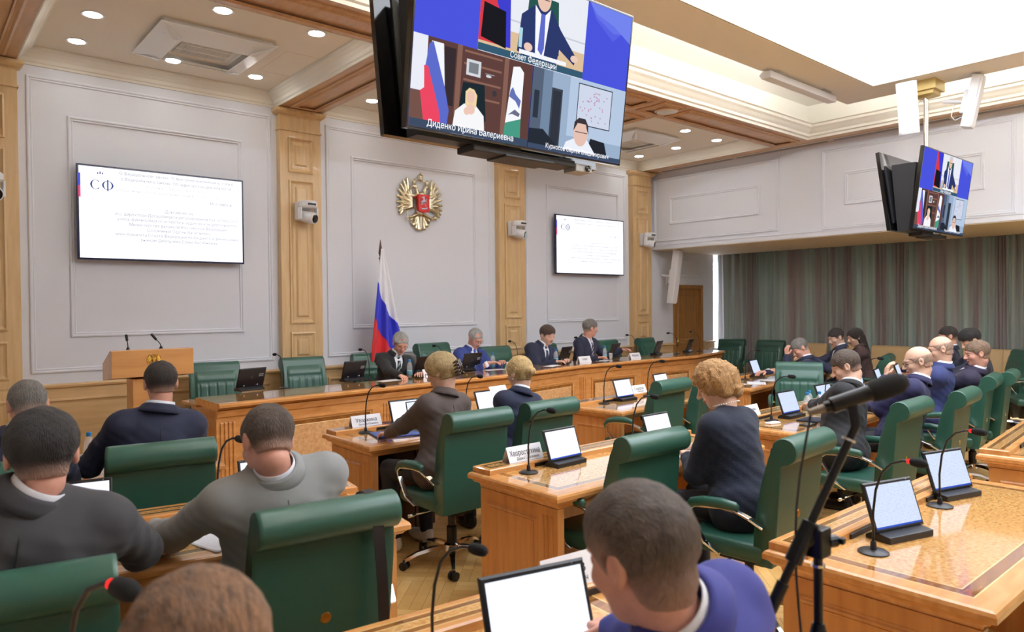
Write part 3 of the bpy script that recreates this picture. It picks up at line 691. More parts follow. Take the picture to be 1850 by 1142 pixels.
mic(-2.06, -6.40, ZT, 14, 'red-ringed foreground gooseneck microphone at bottom left', True, 1.2)
for x, y, rz, s in [(.51, -1.36, 186, 'right of the leftmost tablet'), (1.47, -1.30, 184, 'beside the black-suited man'), (2.42, -1.30, 184, 'left of the man under the crest'), (3.62, -1.22, 176, 'right of the man under the crest'),
                    (4.92, -1.14, 184, 'between the two right-hand men'), (5.98, -1.18, 190, 'in front of the sixth chair'), (6.92, -1.22, 190, 'in front of the last chair'), (7.66, -1.12, 195, 'at the right end')]:
    mic(x, y, .927, rz, 'thin gooseneck microphone on the presidium table ' + s, sc=.88)

# ---------------------------------------------------------------- tablets
def screen_mat(name, base, strength, lines):
    m = bpy.data.materials.new(name); t = nt(m); t.nodes.clear(); N = t.nodes.new; L = t.links.new
    o = N('ShaderNodeOutputMaterial'); e = N('ShaderNodeEmission'); e.inputs[1].default_value = strength; L(e.outputs[0], o.inputs[0])
    tc = N('ShaderNodeTexCoord'); sp = N('ShaderNodeSeparateXYZ'); L(tc.outputs['Generated'], sp.inputs[0])
    w = N('ShaderNodeMath'); w.operation = 'MULTIPLY'; w.inputs[1].default_value = 26; L(sp.outputs['Z'], w.inputs[0])
    fr = N('ShaderNodeMath'); fr.operation = 'FRACT'; L(w.outputs[0], fr.inputs[0])
    g = N('ShaderNodeMath'); g.operation = 'GREATER_THAN'; g.inputs[1].default_value = .55; L(fr.outputs[0], g.inputs[0])
    n = N('ShaderNodeTexNoise'); n.inputs['Scale'].default_value = 9; mp = N('ShaderNodeMapping'); mp.inputs['Scale'].default_value = (4, 1, 3); L(tc.outputs['Generated'], mp.inputs['Vector']); L(mp.outputs[0], n.inputs['Vector'])
    g2 = N('ShaderNodeMath'); g2.operation = 'GREATER_THAN'; g2.inputs[1].default_value = .5; L(n.outputs['Fac'], g2.inputs[0])
    mu = N('ShaderNodeMath'); mu.operation = 'MULTIPLY'; L(g.outputs[0], mu.inputs[0]); L(g2.outputs[0], mu.inputs[1])
    mu2 = N('ShaderNodeMath'); mu2.operation = 'MULTIPLY'; mu2.inputs[1].default_value = lines; L(mu.outputs[0], mu2.inputs[0])
    bar = N('ShaderNodeMath'); bar.operation = 'LESS_THAN'; bar.inputs[1].default_value = .045; L(sp.outputs['Z'], bar.inputs[0])
    mx = N('ShaderNodeMix'); mx.data_type = 'RGBA'; mx.inputs[6].default_value = lin(base)+(1,); mx.inputs[7].default_value = lin((150, 160, 190))+(1,); L(mu2.outputs[0], mx.inputs[0])
    m2 = N('ShaderNodeMix'); m2.data_type = 'RGBA'; L(mx.outputs[2], m2.inputs[6]); m2.inputs[7].default_value = lin((60, 90, 190))+(1,); L(bar.outputs[0], m2.inputs[0])
    L(m2.outputs[2], e.inputs[0]); return m
SCW = screen_mat('screen_white', (238, 242, 255), 1.05, .08); SCB = screen_mat('screen_blue', (214, 226, 250), .9, .3)
SLATE = mat('slate_back', (20, 20, 24), .35, bump=.05, bscale=200)
def tablet_proto(back, scr):
    t = empty('tablet_computer', (0, 0, 0)); T = Matrix.Translation((0, .0, .03)) @ Matrix.Rotation(math.radians(-19), 4, 'X')
    m = MB(); m.prism([(-.055, 0), (.055, 0), (.055, .014), (.02, .034), (-.02, .030), (-.055, .026)], lambda p, a: (a, p[0], p[1]), -.125, .125)
    d = m.build('dock', BLACKP, t, bevel=.004)
    m = MB(); m.rings(-.14, .14, 0, .19, [(.006, .007), (.0, .003), (0, -.003), (.006, -.007)], lambda u, v, h: (u, -h-.0, v), base=True); c = m.build('case', SLATE, t, M=T)
    if not back:
        MB().add([(-.128, -.0078, .012), (.128, -.0078, .012), (.128, -.0078, .176), (-.128, -.0078, .176)], [(0, 1, 2, 3)]).build('screen', scr, t, M=T)
        MB().lathe([(0, -.0082), (.0022, -.0082)], (.105, 0, .183), 8, axis='y').build('camera_dot', mat('dot', (200, 210, 230), .3), c, M=T)
    else:
        MB().add([(-.128, -.0078, .012), (.128, -.0078, .012), (.128, -.0078, .176), (-.128, -.0078, .176)], [(0, 1, 2, 3)]).build('screen', scr, t, M=T)
        m = MB()
        for k in range(4): m.box(-.118+k*.012, -.110+k*.012, .0072, .0078, .120, .132)
        m.box(-.119, -.070, .0072, .0078, .105, .112); m.build('sticker', mat('sticker_grey', (176, 176, 182), .5), c, M=T)
        m = MB(); m.box(-.078, -.066, .0072, .0078, .018, .030); m.box(.06, .072, .0072, .0078, .016, .026); m.build('sticker', WHITEP, c, M=T)
        MB().box(-.062, -.052, .0072, .0078, .018, .027).build('sticker', mat('sticker_blue', (60, 90, 190), .5), c, M=T)
        MB().lathe([(.012, .0073), (.014, .0076), (.016, .0073)], (.0, 0, .10), 16, axis='y').build('emblem', mat('emblem_dark', (52, 52, 58), .3), c, M=T)
    return t
TB, TBB, TBK = tablet_proto(False, SCW), tablet_proto(False, SCB), tablet_proto(True, SCW)
def tab(p, x, y, z, rz, label, sc=None): return place(p, USED, (x, y, z), rz, label, 'tablet', None, sc)
tab(TB, .72, -4.99, ZT, 2, 'bright tablet on a dock behind the foremost readable name card')
tab(TB, .76, -3.17, ZT, 0, 'docked tablet half hidden behind the laptop of the brown-blazer woman')
tab(TB, 1.62, -3.15, ZT, 5, 'docked tablet behind the sheet of paper between the blonde women')
tab(TBB, .77, -6.85, ZT, -16, 'docked tablet nearest the stand microphone on the lower right desk', 1.03)
tab(TBB, 1.60, -6.78, ZT, -16, 'docked tablet farther back on the lower right desk', 1.03)
tab(TB, 3.18, -3.36, ZT, 4, 'docked white-screen tablet at the desk with the empty chairs')
tab(TB, 3.90, -3.28, ZT, 8, 'tablet whose top edge just shows above the empty chair back')
tab(TB, 1.60, -5.02, ZT, 0, 'tablet partly hidden behind the empty chair of the second row')
tab(TBB, 3.34, -5.02, ZT, 0, 'tablet under the hands of the man in the black suit')
tab(TBB, 4.05, -4.99, ZT, 0, 'tablet right of the water bottles behind the stand microphone')
tab(TBB, 6.2, -3.02, ZT, 12, 'tablet on the paper-covered desk near the curtain')
tab(TBB, 5.3, -4.75, ZT, 10, 'small-looking tablet above the foam end of the stand microphone')
tab(TBB, 5.95, -4.68, ZT, 14, 'tablet right of the small-looking one, in front of the bald man')
tab(TBB, 6.7, -4.6, ZT, 14, 'tablet edge between the two balding men')
tab(TB, -.93, -4.60, ZT, -8, 'tablet with bright corner left of the grey-suited man')
tab(TB, -1.74, -4.50, ZT, -12, 'tablet whose corner shows beside the charcoal shoulder')
tab(TB, -1.02, -6.66, ZT, -13, 'largest foreground tablet with blank white screen at bottom centre', 1.15)
for x, y, rz, s in [(.21, -1.27, 192, 'leftmost, in front of the first empty chair'), (1.32, -1.21, 188, 'in front of the second empty chair'), (2.20, -1.18, 200, 'right of the black-suited man'), (2.93, -1.14, 184, 'in front of the man under the crest'), (4.55, -1.10, 196, 'right of the brown-haired man'),
                    (5.62, -1.04, 196, 'under the stretched arm of the last man'), (6.56, -1.10, 200, 'second from the right end'), (7.40, -1.08, 202, 'nearest the right end')]:
    tab(TBK, x, y, .927, rz, 'black tablet back on the presidium table, ' + s, 1.02)

# ---------------------------------------------------------------- name cards
def card(x, y, z, rz, name, sub, label, sc=1.0, both=False):
    t = empty('name_card', (x, y, z), rz, label, 'name card')
    w = .135*sc; h = .088*sc; d = .035*sc
    m = MB(); m.add([(-w, -d, 0), (w, -d, 0), (w, 0, h), (-w, 0, h), (-w, d, 0), (w, d, 0)], [(0, 1, 2, 3), (3, 2, 5, 4)])
    o = m.build('card', PAPER, t); s = o.modifiers.new('s', 'SOLIDIFY'); s.thickness = .0012; s.offset = 0
    a = math.atan2(h, d)
    Mx = basis((0, -d*.45-.0022, h*.55), (1, 0, 0), (0, math.cos(a), math.sin(a)), (0, -math.sin(a), math.cos(a)))
    if name: text('name_text', name, .046*sc, Mx, INK, o, sx=.92, fit=w*1.75)
    if sub:
        Mx2 = basis((0.012*sc, -d*.80-.0022, h*.20), (1, 0, 0), (0, math.cos(a), math.sin(a)), (0, -math.sin(a), math.cos(a)))
        text('name_text', sub, .023*sc, Mx2, INK, o, fit=w*1.3)
    return t
ZS = ZT+.0325
card(.52, -4.83, ZS, 0, 'Хворостухина', 'Дарья Сергеевна', 'large readable white name card with the long surname, on the second-row desk')
card(.44, -3.07, ZS, 0, 'Уваркина', 'Евгения Юрьевна', 'white name card beside the blue folder on the front-row desk', .95)
card(3.55, -3.21, ZS, 4, 'Сидоров', 'Александр', 'name card with faded print beside the tablet near the empty chairs', .9)
card(3.00, -4.83, ZS, 2, 'Багумян', 'Александр', 'name card in front of the man in the black suit, left of his tablet', .95)
card(5.5, -3.02, ZS, 7, 'Козлов', '', 'small white name card by the papers near the curtain', .9)
card(-.60, -6.36, ZS, -6, 'ов', 'ич', 'cropped name card between the big tablet and the man in bright blue', 1.1)
for x, y, rz, s in [(2.19, -1.42, -4, 'left end of the table centre, partly behind the clip hairdo'), (3.50, -1.30, 0, 'beside the bun of the blonde woman'), (4.72, -1.32, 6, 'in front of the tablet of the brown-haired man'), (5.70, -1.38, 6, 'in front of the rightmost seated man')]:
    card(x, y, .9275, rz, 'Совет' if x < 5 else 'Рябухин', '', 'presidium name card ' + s, .95)

# ---------------------------------------------------------------- bottles, glasses, papers, small things
def bottle_proto():
    t = empty('water_bottle', (0, 0, 0))
    MB().lathe([(0, .001), (.028, .002), (.031, .01), (.030, .05), (.031, .06), (.031, .12), (.026, .145), (.014, .17), (.0125, .185)], n=20).build('bottle', CLEAR, t, smooth='auto')
    MB().lathe([(.0315, .022), (.0318, .075), (.0315, .076)], n=20).build('label_band', LABELB, t, smooth=True)
    MB().lathe([(.0148, .172), (.0150, .195), (.013, .198), (0, .198)], n=16).build('cap', BLUEC, t); return t
BT = bottle_proto()
def bottle(x, y, z, s, g=None, sc=None): return place(BT, USED, (x, y, z), 0, s, 'bottle', g, sc)
for x, y, s in [(1.95, -1.33, 'in front of the black-suited man'), (3.24, -1.19, 'in front of the man under the crest'), (4.31, -1.20, 'in front of the brown-haired man'), (5.25, -1.22, 'in front of the rightmost seated man')]: bottle(x, y, .927, 'small clear water bottle with blue cap ' + s)
bottle(-1.42, -2.98, ZT, 'single blue-capped water bottle on the left front desk')
for x, y, s in [(3.64, -5.0, 'leftmost of the four blue-capped bottles grouped on the right desk'), (3.78, -4.95, 'rear one of the four grouped bottles'), (3.76, -5.05, 'third of the four grouped bottles, front middle'), (3.86, -5.09, 'rightmost of the four grouped bottles')]: bottle(x, y, ZT, s, None, .92)
def cup(x, y, z, s):
    t = empty('plastic_cup', (x, y, z), 0, s, 'cup')
    MB().lathe([(0, .001), (.022, .002), (.026, .03), (.03, .085), (.031, .086), (.029, .084), (.0245, .03), (.021, .004)], n=20).build('cup', CLEAR, t, smooth='auto'); MB().lathe([(.0302, .080), (.033, .084), (.0302, .087)], n=20).build('rim', CLEAR, t)
cup(3.60, -5.08, ZT, 'clear plastic cup left in front of the grouped bottles'); cup(3.66, -5.14, ZT, 'clear plastic cup by the fingers of the black-suited man')
cup(3.40, -1.15, .927, 'clear cup right of the bottle under the crest'); cup(5.42, -1.18, .927, 'clear cup beside the rightmost presidium bottle')
def paper(x, y, z, w, h, rz, label, tilt=0, lines=True, name='paper_sheet', curl=0):
    t = empty(name, (x, y, z), rz, label, 'paper'); n = 8; vs = []
    R = Matrix.Rotation(math.radians(tilt), 4, 'X')
    for j in range(n+1):
        for i in range(n+1): vs.append(tuple(R @ Vector((-w/2+w*i/n, -h/2+h*j/n + (h/2 if tilt else 0), .0015+curl*(j/n)**2))))
    o = MB().add(vs, [(j*(n+1)+i, j*(n+1)+i+1, (j+1)*(n+1)+i+1, (j+1)*(n+1)+i) for j in range(n) for i in range(n)]).build('sheet', PAPER, t, smooth=True)
    s = o.modifiers.new('s', 'SOLIDIFY'); s.thickness = .0008
    if lines:
        m = MB(); k = h*.4
        while k > -h*.4: 
            y0 = k + (h/2 if tilt else 0); wid = w*(.30+.1*random.random()); zz = .0022+curl*((k+h/2)/h)**2
            m.add([tuple(R @ Vector(p)) for p in ((-w*.4, y0, zz), (wid, y0, zz), (wid, y0+.003, zz), (-w*.4, y0+.003, zz))], [(0, 1, 2, 3)]); k -= .012
        m.build('printed_lines', INKL, o)
    return t
paper(1.08, -5.22, ZT, .21, .15, 10, 'blank white sheet between the dock and the empty chair', lines=False)
paper(1.52, -5.30, ZT, .34, .26, 4, 'open white papers under the hand of the curly-haired woman')
paper(1.60, -3.42, ZT+.02, .21, .28, 8, 'sheet of paper held upright by the blonde woman with a bun', 62)
paper(-1.22, -4.86, ZT, .21, .28, -24, 'white envelope on the left desk beside the grey sleeve', lines=False)
paper(-1.30, -5.0, ZT+.002, .23, .30, 14, 'handwritten note lying at the edge of the left desk')
paper(-1.10, -4.78, ZT, .2, .2, 3, 'white paper under the envelope by the microphone base', lines=False)
for x, y, rz, s in [(5.15, -3.35, 10, 'loose papers at the left end of the cluttered desk'), (5.45, -3.45, 32, 'papers overlapping near the edge of the cluttered desk'), (5.9, -3.40, -12, 'papers in the middle of the cluttered desk'), (6.2, -3.3, 20, 'papers left of the empty facing chair back')]: paper(x, y, ZT+.002*(x-4.9), .30, .21, rz, s)
paper(5.25, -3.15, ZT+.01, .21, .29, 12, 'curled white sheet leaning up from the cluttered desk', 35, False, curl=.03)
for x, y, rz, s in [(1.62, -1.47, 8, 'sheet in front of the black-suited man'), (3.18, -1.28, -4, 'papers before the man under the crest'), (4.05, -1.40, 20, 'long paper near the brown-haired man'), (5.12, -1.30, 5, 'sheet under the writing hand of the rightmost man')]: paper(x, y, .9275, .28, .14, rz, 'presidium table ' + s, lines=False)
paper(-1.42, -3.12, ZT, .21, .2, 15, 'white paper beside the single bottle at left', lines=False)
def slab(name, x, y, z, w, h, th, rz, m_, label, cat, extra=None):
    t = empty(name, (x, y, z), rz, label, cat); b = MB().box(-w/2, w/2, -h/2, h/2, .0005, th).build('body', m_, t, bevel=min(.004, th*.4))
    if extra: MB().box(-w/2+.006, w/2-.006, -h/2+.006, h/2-.006, th, th+.0006).build(extra[0], extra[1], t)
    return t
slab('folder', .50, -3.42, ZT, .34, .25, .012, -14, mat('folder_blue', (48, 66, 132), .5), 'dark blue folder under the hand of the brown-blazer woman', 'folder', ('cover', mat('folder_cover', (56, 76, 146), .5)))
slab('smartphone', 3.06, -5.30, ZT, .155, .078, .009, 6, BLACKG, 'black smartphone lying in front of the black sleeve', 'phone', ('glass', BLACKG))
slab('notebook', 3.30, -5.22, ZT, .24, .17, .012, 4, mat('notebook_navy', (34, 38, 56), .6), 'dark notebook under the forearm of the black-suited man', 'notebook', ('cover', mat('notebook_cover', (38, 42, 62), .6)))
slab('white_box', 2.93, -5.08, ZT, .12, .06, .014, -10, WHITEP, 'small white box at the microphone base before the man in black', 'box')
slab('smartphone', 1.80, -1.47, .927, .08, .15, .009, 60, BLACKG, 'dark phone under the hand of the black-suited man at the presidium', 'phone', ('glass', BLACKG))
slab('phone_pack', .54, -3.38, ZT+.013, .10, .06, .018, 20, WHITEP, 'small white pack under the fingers on the blue folder', 'pack')
# pen
t = empty('pen', (.46, -3.42, ZT+.018), 40, 'purple pen in the hand on the blue folder', 'pen'); MB().tube([(-.07, 0, 0), (.06, 0, 0), (.07, 0, 0)], [.004, .004, .001], 8).build('barrel', mat('purple', (80, 50, 160), .4), t); MB().tube([(-.07, 0, 0), (-.085, 0, 0)], .0035, 8).build('cap', BLACKP, t)
# laptop
t = empty('laptop', (.80, -3.50, ZT), 4, 'open laptop in front of the brown-blazer woman showing a document', 'laptop')
GR = mat('laptop_grey', (96, 98, 104), .4, .6)
b = MB().box(-.16, .16, -.11, .11, .001, .015).build('keyboard_base', GR, t, bevel=.004)
m = MB()
for i in range(13):
    for j in range(5): m.box(-.148+i*.0228, -.129+i*.0228, -.02+j*.021, -.003+j*.021, .015, .0165)
m.build('keys', BLACKP, b)
T = Matrix.Translation((0, .11, .015)) @ Matrix.Rotation(math.radians(-14), 4, 'X')
m = MB(); m.rings(-.16, .16, 0, .215, [(0, .004), (0, -.002), (.003, -.004)], lambda u, v, h: (u, -h, v), base=True); l = m.build('lid', BLACKP, t, M=T)
MB().add([(-.154, -.0046, .01), (.154, -.0046, .01), (.154, -.0046, .208), (-.154, -.0046, .208)], [(0, 1, 2, 3)]).build('screen', screen_mat('screen_doc', (232, 240, 252), .92, .35), l, M=T)
# ---------------------------------------------------------------- surface nets
def surface_nets(f, lo, hi, h):
    lo = np.array(lo, float); hi = np.array(hi, float); n = np.maximum(2, np.ceil((hi-lo)/h).astype(int)+1)
    ax = [(lo[i]+h*np.arange(n[i])).astype(np.float32) for i in range(3)]
    X, Y, Z = np.meshgrid(*ax, indexing='ij'); V = f(X, Y, Z).astype(np.float32)
    V[0] = V[-1] = 1; V[:, 0] = V[:, -1] = 1; V[:, :, 0] = V[:, :, -1] = 1
    I = V < 0; c = [(i, j, k) for i in (0, 1) for j in (0, 1) for k in (0, 1)]
    sl = lambda A, o: A[o[0]:A.shape[0]-1+o[0], o[1]:A.shape[1]-1+o[1], o[2]:A.shape[2]-1+o[2]]
    cnt = sum(sl(I, o).astype(np.int8) for o in c); act = (cnt > 0) & (cnt < 8); idx = np.argwhere(act)
    if len(idx) == 0: return np.zeros((0, 3)), np.zeros((0, 4), int)
    P = np.zeros((len(idx), 3)); W_ = np.zeros(len(idx))
    g = lambda o: V[idx[:, 0]+o[0], idx[:, 1]+o[1], idx[:, 2]+o[2]]
    for a in c:
        for d in range(3):
            if a[d] == 0:
                b = list(a); b[d] = 1; va, vb = g(a), g(tuple(b)); cr = (va < 0) != (vb < 0)
                t = np.where(cr, va/np.where(cr, va-vb, 1), 0); p = np.tile(np.array(a, float), (len(idx), 1)); p[:, d] = t
                P += p*cr[:, None]; W_ += cr
    P = (P/W_[:, None]+idx)*h+lo
    ids = -np.ones(act.shape, int); ids[act] = np.arange(len(idx)); F = []
    for d in range(3):
        e1, e2 = [(1, 2), (2, 0), (0, 1)][d]
        A = I.take(range(I.shape[d]-1), axis=d); B = I.take(range(1, I.shape[d]), axis=d); E = np.argwhere(A != B)
        E = E[(E[:, e1] > 0) & (E[:, e2] > 0) & (E[:, e1] < I.shape[e1]-1) & (E[:, e2] < I.shape[e2]-1)]
        s = A[E[:, 0], E[:, 1], E[:, 2]]
        def q(a, b): C_ = E.copy(); C_[:, e1] -= a; C_[:, e2] -= b; return ids[C_[:, 0], C_[:, 1], C_[:, 2]]
        Q = np.stack([q(1, 1), q(0, 1), q(0, 0), q(1, 0)], 1); Q[~s] = Q[~s][:, ::-1]; F.append(Q)
    F = np.concatenate(F); F = F[(F >= 0).all(1)]
    return P, F
def np_mesh(name, P, F, mats, parent=None, mi=None, smooth=True):
    me = bpy.data.meshes.new(name); me.vertices.add(len(P)); me.vertices.foreach_set('co', np.asarray(P, np.float32).ravel())
    me.loops.add(len(F)*4); me.loops.foreach_set('vertex_index', F.astype(np.int32).ravel()); me.polygons.add(len(F))
    me.polygons.foreach_set('loop_start', np.arange(0, len(F)*4, 4, dtype=np.int32)); me.polygons.foreach_set('loop_total', np.full(len(F), 4, np.int32))
    for m in (mats if isinstance(mats, (list, tuple)) else [mats]): me.materials.append(m)
    if mi is not None: me.polygons.foreach_set('material_index', mi.astype(np.int32))
    me.polygons.foreach_set('use_smooth', np.full(len(F), smooth)); me.update(calc_edges=True); me.validate()
    o = bpy.data.objects.new(name, me); COL.objects.link(o)
    if parent: o.parent = parent
    return o
def smin(a, b, k): h = np.clip(.5+.5*(b-a)/k, 0, 1); return b*(1-h)+a*h-k*h*(1-h)
def smax(a, b, k): return -smin(-a, -b, k)
def ell(X, Y, Z, c, r):
    x, y, z = X-c[0], Y-c[1], Z-c[2]
    k0 = np.sqrt((x/r[0])**2+(y/r[1])**2+(z/r[2])**2); k1 = np.sqrt((x/r[0]**2)**2+(y/r[1]**2)**2+(z/r[2]**2)**2)+1e-9
    return k0*(k0-1)/k1
def cone(X, Y, Z, a, b, ra, rb=None):
    if rb is None: rb = ra
    a = np.array(a, float); b = np.array(b, float); ba = b-a; L = max(1e-9, ba@ba)
    t = np.clip(((X-a[0])*ba[0]+(Y-a[1])*ba[1]+(Z-a[2])*ba[2])/L, 0, 1)
    return np.sqrt((X-a[0]-t*ba[0])**2+(Y-a[1]-t*ba[1])**2+(Z-a[2]-t*ba[2])**2)-(ra+(rb-ra)*t)

# ---------------------------------------------------------------- wall screens
def wall_tv(x0, x1, z0, z1, label, k):
    t = empty('wall_screen', ((x0+x1)/2, 0, (z0+z1)/2), 0, label, 'screen', None); w = (x1-x0)/2; h = (z1-z0)/2
    m = MB(); m.rings(-w, w, -h, h, [(.0, .085), (0, .115), (.004, .12), (.017, .12), (.017, .117)], lambda u, v, hh: (u, -hh, v), base=True); m.build('case', mat('bezel_navy', (34, 38, 74), .2), t, bevel=0)
    MB().box(-.3, .3, -.084, -.002, -.25, .25).build('wall_mount', BLACKP, t)
    sc = MB(); sc.box(-w+.018, w-.018, -.1195, -.118, -h+.018, h-.018); s = sc.build('screen', emis('slide_white', (252, 253, 255), 1.06), t)
    yf = -.1205
    B = lambda u, v: basis((u, yf-.0005, v), (1, 0, 0), (0, 0, 1), (0, -1, 0))
    TX = emis('slide_text', *k['tc']); LG = emis('slide_logo', (70, 80, 150), .8)
    m = MB(); Lx, Lz, yy = -w+.16, h-.19, yf-.001
    def arc(cx, cz, rx, rz, a0, a1, wd):
        pts = []
        for k in range(25):
            a = math.radians(a0+(a1-a0)*k/24); th = .002+wd*abs(math.cos(a))
            pts.append(((cx+(rx-th)*math.cos(a), yy, cz+(rz-.002)*math.sin(a)), (cx+(rx+th)*math.cos(a), yy, cz+(rz+.002)*math.sin(a))))
        m.add([q for p_ in pts for q in p_], [(2*i, 2*i+1, 2*i+3, 2*i+2) for i in range(24)])
    arc(Lx, Lz, .038, .045, 40, 320, .006); arc(Lx+.105, Lz, .042, .042, 0, 360, .006); m.box(Lx+.099, Lx+.111, yy-.0005, yy, Lz-.055, Lz+.055)
    m.build('logo_text', LG, s)
    m = MB(); 
    for q in (-.02, 0, .02): m.box(-w+.195+q, -w+.205+q, yf-.001, yf, h-.085, h-.07+(0.01 if q == 0 else 0))
    m.build('logo_crown', LG, s)
    MB().box(-w+.014, -w+.032, yf-.001, yf, h-.21, h-.09).build('flag_stripe_blue', emis('slide_blue', (80, 90, 225), .9), s)
    MB().box(-w+.014, -w+.032, yf-.001, yf, h-.32, h-.21).build('flag_stripe_red', emis('slide_red', (232, 80, 130), .9), s)
    lines = [('О Федеральном законе "О внесении изменений в статью', .40), ('5 Федерального закона "Об аудиторской деятельности"', .345), ('и статью 1 Федерального закона', .29), ('и отдельные законодательные акты Российской Федерации', .235), ('№ 1138803-8', .17),
             ('Докладчик (и):', .05), ('и.о. директора Департамента регулирования бухгалтерского', .0), ('учета, финансовой отчетности и аудиторской деятельности', -.05), ('Министерства финансов Российской Федерации', -.10), ('Соломяный Сергей Васильевич,', -.15), ('член Комитета Совета Федерации по бюджету и финансовым', -.20), ('рынкам Дмитриева Елена Васильевна', -.25)]
    for i, (l, v) in enumerate(lines):
        u = .13 if l[0] != '№' else .55
        text('slide_line', l, .042, B(u, v*h/.46), TX if i not in (2, 3) else emis('slide_text_faint', (206, 206, 216), .88), s, sx=.95)
wall_tv(-.99, .60, 2.19, 3.11, 'wide wall screen with faint white slide on the left panel above the lectern', {'tc': ((150, 150, 170), .85)})
wall_tv(5.375, 6.965, 2.19, 3.11, 'wall screen with readable slide text on the right panel of the front wall', {'tc': ((70, 70, 100), .75)})

# ---------------------------------------------------------------- hanging screens
def picture(parent, w, h, M, g=1.0):
    """the video call shown on the screen; u, v in 0..1 over the screen"""
    names = []; mats_ = []; m = MB(); lay = [0.0006]
    def col(rgb, s=.95):
        k = ('call_%d_%d_%d' % rgb); mm = emis(k, rgb, s*g)
        if mm not in mats_: mats_.append(mm)
        return mats_.index(mm)
    def poly(rgb, pts, s=.95):
        lay[0] += .00004; o = len(m.v)
        for u, v in pts: m.v.append(tuple(M @ Vector(((u-.5)*w, (v-.5)*h, lay[0]))))
        m.f.append(tuple(range(o, o+len(pts)))); m.m.append(col(rgb, s))
    def rect(rgb, a, b, c, d, s=.95): poly(rgb, [(a, c), (b, c), (b, d), (a, d)], s)
    def oval(rgb, cx, cy, rx, ry, s=.95, n=20): poly(rgb, [(cx+rx*math.cos(2*math.pi*k/n), cy+ry*math.sin(2*math.pi*k/n)) for k in range(n)], s)
    rect((72, 82, 214), 0, 1, 0, 1); 
    for k, c in enumerate([(84, 96, 220), (98, 112, 226), (112, 128, 230)]): poly(c, [(.76, 1-.0), (1, 1-.0), (1, .84-.06*k+.1), (.9, .80+.05*k), (.80, .9+.02*k)])
    # top pane: person at a presidium table
    rect((226, 228, 236), .25, .75, .5, 1); rect((196, 200, 212), .25, .75, .72, .73); rect((214, 186, 150), .25, .75, .5, .66)
    poly((210, 60, 70), [(.25, .56), (.25, 1), (.27, 1), (.36, .66), (.36, .56)]); poly((62, 62, 200), [(.27, 1), (.37, 1), (.39, .56), (.33, .56), (.35, .68)])
    poly((40, 84, 78), [(.45, .60), (.46, .92), (.60, .92), (.62, .60)])
    poly((44, 56, 104), [(.42, .56), (.43, .78), (.49, .86), (.57, .86), (.62, .76), (.71, .62), (.70, .57), (.62, .64), (.61, .54), (.45, .54)])
    poly((240, 240, 248), [(.49, .86), (.505, .56), (.545, .56), (.565, .86), (.53, .80)]); poly((92, 104, 196), [(.52, .82), (.515, .60), (.535, .57), (.545, .62), (.54, .82)])
    oval((226, 190, 172), .53, .91, .033, .075); poly((196, 200, 206), [(.495, .93), (.50, .99), (.53, 1), (.56, .99), (.566, .93), (.55, .965), (.51, .965)])
    rect((60, 60, 70), .505, .555, .905, .911); oval((228, 196, 180), .47, .60, .02, .025); oval((228, 196, 180), .70, .61, .02, .022)
    poly((26, 26, 32), [(.26, .60), (.265, .78), (.36, .76), (.37, .55), (.26, .58)]); rect((236, 238, 244), .43, .66, .55, .575); rect((168, 208, 222), .425, .44, .585, .70)
    rect((52, 88, 110), .25, .75, .5, .545)
    # left pane
    rect((92, 62, 58), 0, .5, 0, .5); rect((226, 228, 238), 0, .055, .16, .5); rect((112, 80, 72), 0, .06, 0, .2)
    for v in (.22, .31, .40, .47): rect((136, 98, 84), .20, .36, v, v+.012)
    rect((54, 44, 48), .12, .165, .15, .47); rect((130, 94, 82), .17, .19, 0, .5); rect((130, 94, 82), .37, .39, 0, .5); rect((206, 210, 216), .21, .27, .345, .435); rect((120, 126, 132), .22, .26, .36, .42)
    oval((206, 210, 214), .305, .365, .012, .008); rect((160, 164, 170), .29, .33, .375, .379); oval((60, 56, 60), .335, .275, .010, .018); poly((150, 60, 66), [(.25, .23), (.255, .28), (.285, .28), (.30, .23)])
    poly((236, 238, 246), [(.07, .48), (.115, .48), (.13, .22), (.10, .20), (.05, .34)]); poly((90, 104, 196), [(.06, .46), (.075, .48), (.13, .24), (.15, .12), (.145, .03), (.12, .03), (.05, .34)]); poly((228, 70, 96), [(.045, .34), (.05, .22), (.035, .20), (.055, .03), (.122, .03), (.11, .12), (.06, .34)])
    poly((30, 42, 48), [(.185, .10), (.20, .30), (.29, .31), (.305, .10)])
    poly((238, 238, 240), [(.165, .0), (.175, .13), (.21, .18), (.26, .18), (.295, .13), (.305, .0)]); poly((232, 208, 160), [(.215, .17), (.213, .25), (.228, .275), (.248, .27), (.262, .24), (.26, .17)]); oval((230, 190, 172), .236, .225, .017, .036); oval((230, 192, 176), .238, .155, .018, .03); oval((230, 192, 176), .222, .14, .012, .022)
    poly((70, 150, 128), [(.385, .0), (.39, .12), (.46, .16), (.465, .0)]); poly((238, 240, 244), [(.39, .12), (.41, .46), (.44, .47), (.46, .44), (.46, .16)]); poly((98, 112, 176), [(.405, .32), (.415, .34), (.43, .30), (.455, .27), (.45, .22), (.43, .26), (.40, .28)]); poly((104, 108, 130), [(.40, .17), (.43, .21), (.455, .19), (.45, .17), (.42, .18)])
    # right pane
    rect((150, 170, 196), .5, 1, 0, .5); rect((84, 96, 116), .5, .60, 0, .5); rect((112, 132, 158), .555, .60, .03, .5); rect((46, 54, 66), .515, .54, .19, .36); rect((60, 66, 78), .60, .655, .02, .40); rect((48, 52, 62), .608, .648, .02, .385); poly((38, 44, 54), [(.5, 0), (.5, .12), (.57, .13), (.66, .02), (.66, 0)])
    rect((176, 194, 218), .69, 1, .12, .5); rect((60, 66, 80), .735, .925, .205, .475); rect((200, 208, 226), .739, .921, .212, .468); 
